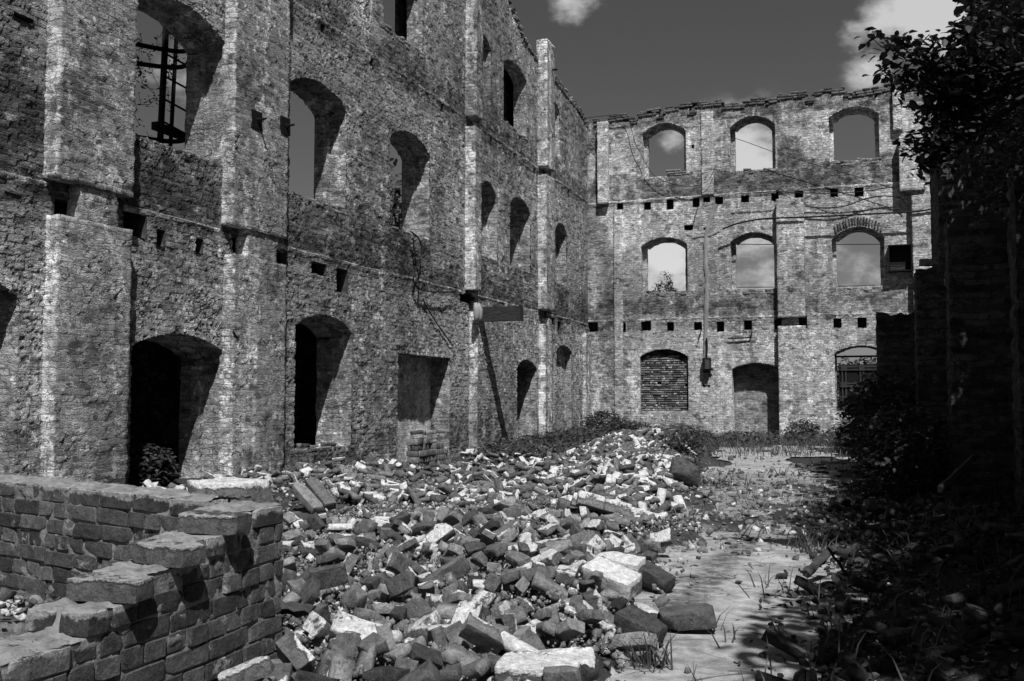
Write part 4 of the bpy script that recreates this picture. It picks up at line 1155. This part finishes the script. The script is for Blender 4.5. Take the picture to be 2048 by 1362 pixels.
b0 = outp(378, 290, LX); b1 = outp(384, 60, LX); mb = MB(); mb.box((b0+b1)/2, (.08, .12, (b1-b0).length*1.6)); mb.build('rail', M['iron'], lad)
for y in (82, 121, 268):
    c0_ = outp(262, y+4, LX+.1); c1_ = outp(376, y+ (-2 if y > 100 else 12), LX+.1); mb = MB(); P = []
    for k in range(17):
        t = k/16; p = c0_.lerp(c1_, t); p = p+Vector((.35*math.sin(PI*t), 0, -.15*math.sin(PI*t))); P.append(p)
    for a, b in zip(P[:-1], P[1:]):
        mb.box((a+b)/2, (.02, (b-a).length*1.05, .075), Vector((0, 1, 0)).rotation_difference((b-a).normalized()).to_matrix())
    mb.build('hoop', M['iron'], lad)
mb = MB(); a = outp(310, 268, LX-.05); b = outp(370, 258, LX-.05); mb.box((a+b)/2, (.12, (b-a).length, .13)); mb.build('bracket', M['iron'], lad)
mb = MB(); mb.box((LX-.1, outp(330, 200, LX).y, 1.8), (.1, .1, 5.6)); mb.build('post', M['iron'], lad)

# ================================================================== PLANTS
def leaves(C, size, rg, elong=1.6, updown=.5, fold=.25, curl=.2):
    """one folded ovate leaf per point; C (n,3); size scalar or (n,)"""
    n = len(C); size = np.broadcast_to(size, n)[:, None]
    a = rg.normal(0, 1, (n, 3)); a[:, 2] *= updown; a /= np.linalg.norm(a, axis=1, keepdims=True)
    up = np.array([0, 0, 1.])+rg.normal(0, .45, (n, 3)); s = np.cross(a, up); s /= np.linalg.norm(s, axis=1, keepdims=True)
    w = np.cross(s, a)
    L = size*elong; W = size*.5
    pts = [C, C+a*L*.35+s*W+w*size*fold*.5, C+a*L*.35-s*W+w*size*fold*.5, C+a*L*.4, C+a*L*.75+s*W*.75+w*size*(fold*.4-curl*.3), C+a*L*.75-s*W*.75+w*size*(fold*.4-curl*.3), C+a*L-w*size*curl]
    V = np.stack(pts, 1).reshape(-1, 3); b = np.arange(n)[:, None]*7
    F = np.concatenate([b+np.array([0, 3, 1, 1]), b+np.array([0, 2, 3, 3])]) if False else None
    T = np.concatenate([b+np.array(t) for t in ([0, 3, 1], [0, 2, 3], [3, 4, 1], [3, 2, 5], [3, 6, 4], [3, 5, 6])])
    return V, T
def shape(c, r, n, rg, gaps=.5, seed=0, hollow=.35):
    """points through a crown with clumps and gaps"""
    out = []
    while len(out) < n:
        P = rg.normal(0, 1, (n*3, 3)); P /= np.linalg.norm(P, axis=1, keepdims=True)
        P *= (rg.random((n*3, 1))**(1/3))*(1-hollow*0)
        Q = P*np.array(r)+np.array(c)
        lump = fbm(Q, 1.6/max(r[0], .6)*1.2, 3, seed)
        rad_ = np.linalg.norm(P, axis=1)
        k = (lump > gaps-.06+.18*(rad_-.6)) & (rad_ > hollow)
        out += list(Q[k])
        if len(out) > n: break
    return np.array(out[:n])
def limbs(base, c, r, rg, n=9, r0=.09):
    mb = MB(); base = Vector(base); c = Vector(c)
    fork = base.lerp(c, .45)+Vector(rg.normal(0, .08, 3)); mb.tube([base, base.lerp(fork, .5)+Vector(rg.normal(0, .04, 3)), fork], [r0, r0*.85, r0*.7], 8)
    for i in range(n):
        d = Vector(rg.normal(0, 1, 3)); d.z = abs(d.z)*.6-.1; d.normalize()
        tip = c+Vector((d.x*r[0], d.y*r[1], d.z*r[2]))*.85; mid = fork.lerp(tip, .5)+Vector(rg.normal(0, .12, 3))
        mb.tube([fork, mid, tip], [r0*.5, r0*.28, .008], 5)
        for j in range(3):
            t2 = mid.lerp(tip, rg.uniform(.2, .8))+Vector(rg.normal(0, .25*r[0], 3)); mb.tube([mid, t2], [r0*.2, .005], 4)
    return mb
def plant(name, label, cat, base, crowns, nleaf, size, mat, seed, group=None, gaps=.5, r0=.08, elong=1.6):
    rg = np.random.default_rng(seed); e = empty(name, base); tag(e, label, cat, group)
    VV, TT, off = [], [], 0
    tot = sum(c[1][0]*c[1][1]*c[1][2] for c in crowns)
    for i, (c, r) in enumerate(crowns):
        n = max(40, int(nleaf*r[0]*r[1]*r[2]/tot))
        P = shape(c, r, n, rg, gaps, seed+i); V, T = leaves(P, size*rg.uniform(.6, 1.25, len(P)), rg, elong)
        VV.append(V); TT.append(T+off); off += len(V)
    obj('crown', np.concatenate(VV), np.concatenate(TT), M[mat], e, False)
    mb = None
    for c, r in crowns[:3]:
        m2 = limbs(base, c, r, rg, 8, r0)
        if mb is None: mb = m2
        else: mb.add(m2.V, m2.F)
    mb.build('trunk', M['bark'], e, True)
    return e
# trees along the right, shading the yard
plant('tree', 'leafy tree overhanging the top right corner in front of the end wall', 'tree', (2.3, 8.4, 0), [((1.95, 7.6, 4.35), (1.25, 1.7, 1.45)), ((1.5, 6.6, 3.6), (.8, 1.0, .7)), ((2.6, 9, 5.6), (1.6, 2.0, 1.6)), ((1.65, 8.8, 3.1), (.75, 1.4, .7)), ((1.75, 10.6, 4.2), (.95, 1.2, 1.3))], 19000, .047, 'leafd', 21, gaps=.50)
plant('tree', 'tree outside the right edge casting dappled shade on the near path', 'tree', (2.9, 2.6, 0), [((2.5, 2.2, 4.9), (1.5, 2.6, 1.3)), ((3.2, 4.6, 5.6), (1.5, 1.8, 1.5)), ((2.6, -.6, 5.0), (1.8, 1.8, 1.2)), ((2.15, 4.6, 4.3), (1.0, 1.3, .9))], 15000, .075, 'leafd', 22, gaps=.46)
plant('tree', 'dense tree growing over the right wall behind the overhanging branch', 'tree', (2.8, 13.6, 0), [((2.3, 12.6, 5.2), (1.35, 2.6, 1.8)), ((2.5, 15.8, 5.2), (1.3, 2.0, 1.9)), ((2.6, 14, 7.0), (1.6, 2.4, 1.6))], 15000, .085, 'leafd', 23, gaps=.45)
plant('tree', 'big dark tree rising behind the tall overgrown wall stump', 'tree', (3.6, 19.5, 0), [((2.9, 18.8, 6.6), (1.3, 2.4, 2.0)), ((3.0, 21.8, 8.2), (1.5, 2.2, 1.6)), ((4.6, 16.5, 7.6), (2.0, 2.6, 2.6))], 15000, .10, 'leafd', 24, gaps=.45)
plant('tree', 'large unseen tree added beyond the right wall to block the sky', 'tree', (5.2, 7, 0), [((5.0, 7, 5), (2.2, 4.2, 3.2)), ((4.8, 1, 5), (2.2, 3.4, 3.0)), ((5.2, 12.5, 5), (2.2, 3.2, 3.4))], 14000, .17, 'leafd', 25, gaps=.42)  # added out of view to block sky light from the right
# long branch reaching left over the sky
br = empty('branch_spray', (1.2, 6.9, 3.3)); tag(br, 'long leafy branches reaching left across the cloud at upper right', 'branch')
rg = np.random.default_rng(31); mb = MB(); LP = []
root = Vector((1.5, 7.4, 3.5))
tips = [((1742, 78), 6.6), ((1760, 140), 6.7), ((1800, 88), 6.6), ((1862, 78), 6.5), ((1838, 268), 6.7), ((1800, 158), 6.7), ((1850, 330), 6.9), ((1812, 300), 6.9), ((1925, 60), 6.6), ((1890, 120), 6.7), ((1960, 25), 6.7), ((1850, 215), 6.9), ((1900, 190), 6.8), ((1930, 120), 6.8)]
mains = [(1905, 180), (1960, 230), (1930, 100)]
for (q, Yd) in tips:
    T_ = atdist(*q, Yd); mid = atdist(1915+rg.uniform(-15, 40), (q[1]+215)/2+15, Yd+.15)
    P = [root, mid, mid.lerp(T_, .5)+Vector((0, 0, -.04)), T_]; Q = []
    for k in range(31):
        t = k/30; i = min(int(t*3), 2); f = t*3-i; Q.append(P[i].lerp(P[i+1], f)+Vector((0, 0, .015*math.sin(k*1.3))))
    mb.tube(Q, [.016*(1-k/32)+.002 for k in range(31)], 5)
    for k in range(8, 31):
        for s in range(7):
            LP.append(Q[k]+Vector(rg.normal(0, 1, 3))*(.055 if k < 29 else .03))
mb.build('twig', M['bark'], br, True)
V, T = leaves(np.array(LP), .038*rg.uniform(.55, 1.25, len(LP)), rg, 1.75); obj('foliage', V, T, M['leafd'], br, False)
# trees beyond the side wall
plant('tree', 'dense tree standing outside beyond the third upper window of the side wall', 'tree', (-13.6, 25.5, 0), [((-13.4, 25.6, 5.9), (1.5, 2.0, 2.3)), ((-13.2, 27.4, 4.2), (1.8, 2.6, 2.6)), ((-13.6, 24.2, 3.4), (1.6, 1.9, 1.8))], 9000, .12, 'leaf', 41, gaps=.43)
plant('tree', 'bushy tree outside behind the ground floor openings of the side wall', 'tree', (-15.2, 18.0, 0), [((-15.2, 18.0, 2.4), (1.5, 3.0, 2.2)), ((-15.4, 13.2, 2.0), (1.5, 3.0, 2.0)), ((-15, 22, 2.4), (1.5, 3.2, 2.2))], 8000, .12, 'leaf', 42, gaps=.43)
# creeper round the ladder
cr_ = empty('creeper', (LX, 13.9, 4.5)); tag(cr_, 'thin sparse creeper twining around the caged ladder', 'creeper')
rg = np.random.default_rng(51); mb = MB(); LP = []
for k in range(13):
    x0 = rg.uniform(262, 345); y0 = rg.uniform(60, 290); a = outp(x0, y0, LX+.15)
    P = [a]
    for j in range(9): P.append(P[-1]+Vector((rg.normal(0, .02), rg.normal(.02, .07), rg.normal(-.05, .06))))
    mb.tube(P, .005, 4)
    for p in P:
        if rg.random() < .75: LP += [p+Vector(rg.normal(0, .03, 3)) for _ in range(3)]
mb.build('stem', M['bark'], cr_, True)
V, T = leaves(np.array(LP), .035*rg.uniform(.6, 1.3, len(LP)), rg); obj('foliage', V, T, M['leaf'], cr_, False)
# shrubs
def shrub(label, base, r, n, size, mat, seed, group=None, name='shrub', gaps=.48):
    return plant(name, label, 'shrub', base, [((base[0], base[1], base[2]+r[2]*.9), r)], n, size, mat, seed, group, gaps, .02)
shrub('dark elder shrub in front of the lattice window at the right', (.05, 22.6, 0), (.62, .6, .95), 2600, .06, 'leaf', 61)
shrub('wide dark bush spreading from the right wall toward the far path', (.15, 17.8, 0), (.75, 1.6, .85), 4200, .06, 'leafd', 62)
shrub('low dark bush at the foot of the nearest shaded pier', (.30, 13.2, 0), (.62, 1.5, .60), 3600, .05, 'leafd', 63)
shrub('small shrub growing at the foot of the wall in the far left corner', (-7.9, 30.4, .2), (.75, .5, .34), 1500, .05, 'weed', 64, gaps=.52)
shrub('rounded weed clump behind the brick ridge beside the bricked window', (-6.9, 28.8, .1), (.8, .5, .24), 1300, .05, 'weed', 65, gaps=.52)
shrub('thin leafy sapling between the brick ridge and the far slabs', (-3.1, 17.2, .1), (.38, .4, .34), 520, .045, 'weed', 66, gaps=.53)
shrub('tall thin weed beside the doorway of the end wall', (-2.0, 30.2, .0), (.5, .5, .30), 900, .05, 'weed', 67)
shrub('leafy plant growing in the dark left doorway', (WX-.35, 11.1, -.1), (.35, .40, .36), 1500, .055, 'leaf', 68)
shrub('low weeds under the lattice window of the end wall', (-.5, 30.6, 0), (.8, .5, .30), 1400, .05, 'weed', 69)
# sapling beyond the end wall, seen through its first middle window
plant('sapling', 'bare topped sapling seen through the left middle window of the end wall', 'tree', (-7.6, 37, 0), [((-7.75, 37, 5.1), (.9, .5, .45)), ((-7.3, 37, 5.5), (.35, .3, .5))], 700, .06, 'leaf', 71, r0=.03)
plant('tree', 'dark trees outside the lattice window of the end wall', 'tree', (-1.0, 41, 0), [((-.6, 41, 1.6), (1.3, 1.2, 1.3)), ((1.4, 42, 2.1), (1.6, 1.4, 1.6))], 5000, .10, 'leaf', 72, gaps=.5)
# ground cover, uncountable
rg = np.random.default_rng(81); C = []; Sz = []
def spread(n, xr, yr, f, s0, s1, zl=.04):
    x = rg.uniform(*xr, n); y = rg.uniform(*yr, n); k = rg.random(n) < f(x, y); x = x[k]; y = y[k]
    if len(x) == 0: return
    C.append(np.stack([x, y, Gh(x, y)+rg.random(len(x))*zl], 1)); Sz.append(rg.uniform(s0, s1, len(x)))
lum = lambda x, y, s=.8, sd=7: sstep(.45, .6, fbm(np.stack([x, y, 0*x], 1), s, 3, sd))
spread(9000, (-8.8, -4.6), (21, 31.5), lambda x, y: .25+.75*lum(x, y), .04, .09, .18)
spread(5000, (-5.5, 1.2), (26.0, 31.6), lambda x, y: lum(x, y, 1.1), .04, .08, .2)
spread(700, (-.75, 1.5), (6.0, 14), lambda x, y: sstep(-.75, -.2, x)*(.2+.8*lum(x, y, 1.5)), .03, .085, .08)
spread(2500, (-3.6, -.2), (15.5, 26), lambda x, y: lum(x, y, 1.6, 13)*(1-.9*path_mask(x, y)), .03, .06, .08)
spread(2500, (-4.8, -1.9), (9.5, 14), lambda x, y: lum(x, y, 1.8, 5)*.5, .02, .045, .06)
V, T = leaves(np.concatenate(C), np.concatenate(Sz), rg, 1.4, .35)
tag(obj('ground_weeds', V, T, M['weed'], None, False), 'low leafy weeds creeping over the yard floor and along the wall feet', 'weeds', None, 'stuff')
C = []; Sz = []
spread(12000, (-.8, 1.5), (2.0, 14), lambda x, y: sstep(-.7, -.1, x)*(.15+.85*lum(x, y, 1.5)), .014, .04, .07)
V, T = leaves(np.concatenate(C), np.concatenate(Sz), rg, 1.5, .35)
tag(obj('leaf_litter', V, T, M['leafd'], None, False), 'dark small leaves and creepers on the shaded ground at the right', 'weeds', None, 'stuff')
C = []; 
def blades(n, xr, yr, f):
    x = rg.uniform(*xr, n); y = rg.uniform(*yr, n); k = rg.random(n) < f(x, y); x = x[k]; y = y[k]
    C.append(np.stack([x, y, Gh(x, y)], 1))
blades(9000, (-8.8, 1.0), (21, 31.6), lambda x, y: .2+.6*lum(x, y, 1.2, 3))
blades(2200, (-3.8, -.2), (14.5, 26), lambda x, y: lum(x, y, 1.4, 19)*(1-.85*path_mask(x, y)))
blades(500, (-3.6, -.6), (8.5, 14), lambda x, y: .6*lum(x, y, 2.2, 23))
blades(2500, (-.8, 1.2), (3, 14), lambda x, y: .5*lum(x, y, 1.6, 29))
for (x, y) in [(-2.9, 9.7), (-2.75, 9.6), (-.55, 8.3), (-.5, 8.0), (-.95, 4.4)]:
    C.append(np.stack([rg.normal(x, .05, 40), rg.normal(y, .05, 40), np.full(40, gz(x, y))], 1))
P = np.concatenate(C); n = len(P); hgt = rg.uniform(.06, .22, n)[:, None]; a = rg.normal(0, .35, (n, 3)); a[:, 2] = 1; s = rg.normal(0, 1, (n, 3)); s[:, 2] = 0; s /= np.linalg.norm(s, axis=1, keepdims=True); s *= .0035+.0005*P[:, 1:2]*.6
V = np.stack([P-s, P+s, P+a*hgt*.6+s*.7, P+a*hgt*.6-s*.7, P+a*hgt*np.array([1.5, 1.5, .95])], 1).reshape(-1, 3)
b = np.arange(n)[:, None]*5; T = np.concatenate([b+np.array(t) for t in ([0, 1, 2], [0, 2, 3], [3, 2, 4])])
tag(obj('grass', V, T, M['grass'], None, False), 'dry thin grass blades between the slabs and along the wall feet', 'grass', None, 'stuff')
# planks and sticks
def stick(name, label, cat, a, b, w, h, mat='wood', roll=0.0):
    a, b = Vector(a), Vector(b); mb = MB(); n = 8; P = [a.lerp(b, i/n)+Vector((0, 0, .006*math.sin(i*2.1))) for i in range(n+1)]
    mb.tube(P, [w*(.9+.12*math.sin(i*1.7)) for i in range(n+1)], 5)
    o = mb.build(name, M[mat], None, False); return tag(o, label, cat)
g = lambda px, py, z: onground(px, py, z)
stick('stick', 'pale thin stick lying across the rubble left of the white chunks', 'stick', g(1148, 1055, .27), g(1205, 1112, .24), .009, .01, 'porcelain')
stick('timber', 'dark round timber half buried at the foot of the stepped wall', 'timber', g(545, 1212, .22), g(628, 1222, .22), .035, .02, 'wood')
stick('timber', 'weathered plank end standing at the shady edge of the path', 'plank', g(1612, 1148, .1), g(1665, 1098, .22), .035, .02, 'wood')
stick('stick', 'thin dark rod leaning in the shaded rubble right of the path', 'stick', g(1655, 1095, .3), g(1705, 1165, .06), .010, .01, 'iron')
stick('timber', 'long pale plank lying on the dark rubble under the right wall', 'plank', (.55, 10.2, .35), (.95, 11.4, .6), .04, .02, 'wood')

# ================================================================== SKY AND SUN
SD = Vector((.276, -.487, .828)).normalized()
sun = bpy.data.lights.new('sun', 'SUN'); sun.energy = 4.6; sun.angle = rad(.5); sun.color = (1, 1, 1)
so_ = bpy.data.objects.new('sun', sun); COL.objects.link(so_); so_.rotation_euler = SD.to_track_quat('Z', 'Y').to_euler()
W = bpy.data.worlds.new('World'); S.world = W; W.use_nodes = True; nt = W.node_tree; nt.nodes.clear()
def N(t, **k):
    x = nt.nodes.new(t)
    for a, b in k.items(): setattr(x, a, b)
    return x
def mth(op, a, b=0.0, c=None):
    x = N('ShaderNodeMath', operation=op)
    for i, v in enumerate((a, b)):
        if isinstance(v, (int, float)): x.inputs[i].default_value = v
        else: nt.links.new(v, x.inputs[i])
    return x.outputs[0]
sky = N('ShaderNodeTexSky', sky_type='NISHITA'); sky.sun_disc = False; sky.sun_elevation = math.asin(SD.z); sky.sun_rotation = math.atan2(SD.x, SD.y)
sp = N('ShaderNodeSeparateColor'); nt.links.new(sky.outputs[0], sp.inputs[0])
tc = N('ShaderNodeTexCoord'); G_ = tc.outputs['Generated']
# black-and-white film with a yellow-orange filter: mostly the red and green of the sky
lum_ = mth('ADD', mth('MULTIPLY', sp.outputs[0], .85), mth('MULTIPLY', sp.outputs[1], .15))
sz = N('ShaderNodeSeparateXYZ'); nt.links.new(G_, sz.inputs[0])
nz_ = N('ShaderNodeTexNoise'); sc_ = N('ShaderNodeVectorMath', operation='MULTIPLY'); nt.links.new(G_, sc_.inputs[0]); sc_.inputs[1].default_value = (1, 1, 1.6)
nt.links.new(sc_.outputs[0], nz_.inputs['Vector']); nz_.inputs['Scale'].default_value = 11.0; nz_.inputs['Detail'].default_value = 9; nz_.inputs['Roughness'].default_value = .60; nz_.inputs['Distortion'].default_value = 0
cl = None
for (px, py, r, a) in [(1850, 15, .032, 1.2), (1925, 45, .034, 1.05), (1770, 38, .020, .95), (1715, 68, .014, .75), (1745, 142, .016, .85), (1142, 2, .018, 1.15), (1118, 14, .010, .7), (1340, 292, .013, .8), (1505, 320, .035, 1.1), (1330, 520, .05, .95), (1310, 580, .05, .7), (1500, 500, .055, .9), (1480, 560, .04, .8), (1750, 565, .025, .7), (330, 170, .05, .35), (1500, 560, .03, .3), (340, 215, .02, .3)]:
    d = ray(px, py).normalized()
    dt = N('ShaderNodeVectorMath', operation='DOT_PRODUCT'); nt.links.new(G_, dt.inputs[0]); dt.inputs[1].default_value = d
    ang = mth('SUBTRACT', 1.0, dt.outputs['Value'])          # = angle^2 / 2
    m = mth('MULTIPLY', mth('EXPONENT', mth('MULTIPLY', ang, -1/(r*r))), a)
    cl = m if cl is None else mth('MAXIMUM', cl, m)
vv = mth('ADD', cl, mth('MULTIPLY', mth('SUBTRACT', nz_.outputs[0], .5), 3.2))
rg_ = N('ShaderNodeMapRange', interpolation_type='SMOOTHSTEP'); nt.links.new(vv, rg_.inputs[0]); rg_.inputs[1].default_value = .38; rg_.inputs[2].default_value = 1.25
rh_ = N('ShaderNodeMapRange', interpolation_type='SMOOTHSTEP'); nt.links.new(cl, rh_.inputs[0]); rh_.inputs[1].default_value = .05; rh_.inputs[2].default_value = .45
cf = mth('MULTIPLY', rg_.outputs[0], rh_.outputs[0])
SKYK, CLOUD = .78, 8.5
nt.nodes.new('ShaderNodeValue')
sk = mth('ADD', mth('MULTIPLY', lum_, SKYK), mth('MULTIPLY', cf, CLOUD))
cc = N('ShaderNodeCombineColor')
for i in range(3): nt.links.new(sk, cc.inputs[i])
bg = N('ShaderNodeBackground'); nt.links.new(cc.outputs[0], bg.inputs[0]); bg.inputs[1].default_value = .06
wo = N('ShaderNodeOutputWorld'); nt.links.new(bg.outputs[0], wo.inputs[0])
S.view_settings.view_transform = 'Standard'; S.view_settings.look = 'None'; S.view_settings.exposure = 0.0; S.view_settings.gamma = 1
S.cycles.max_bounces = 3; S.cycles.diffuse_bounces = 1
print('scene built', len(bpy.data.objects))
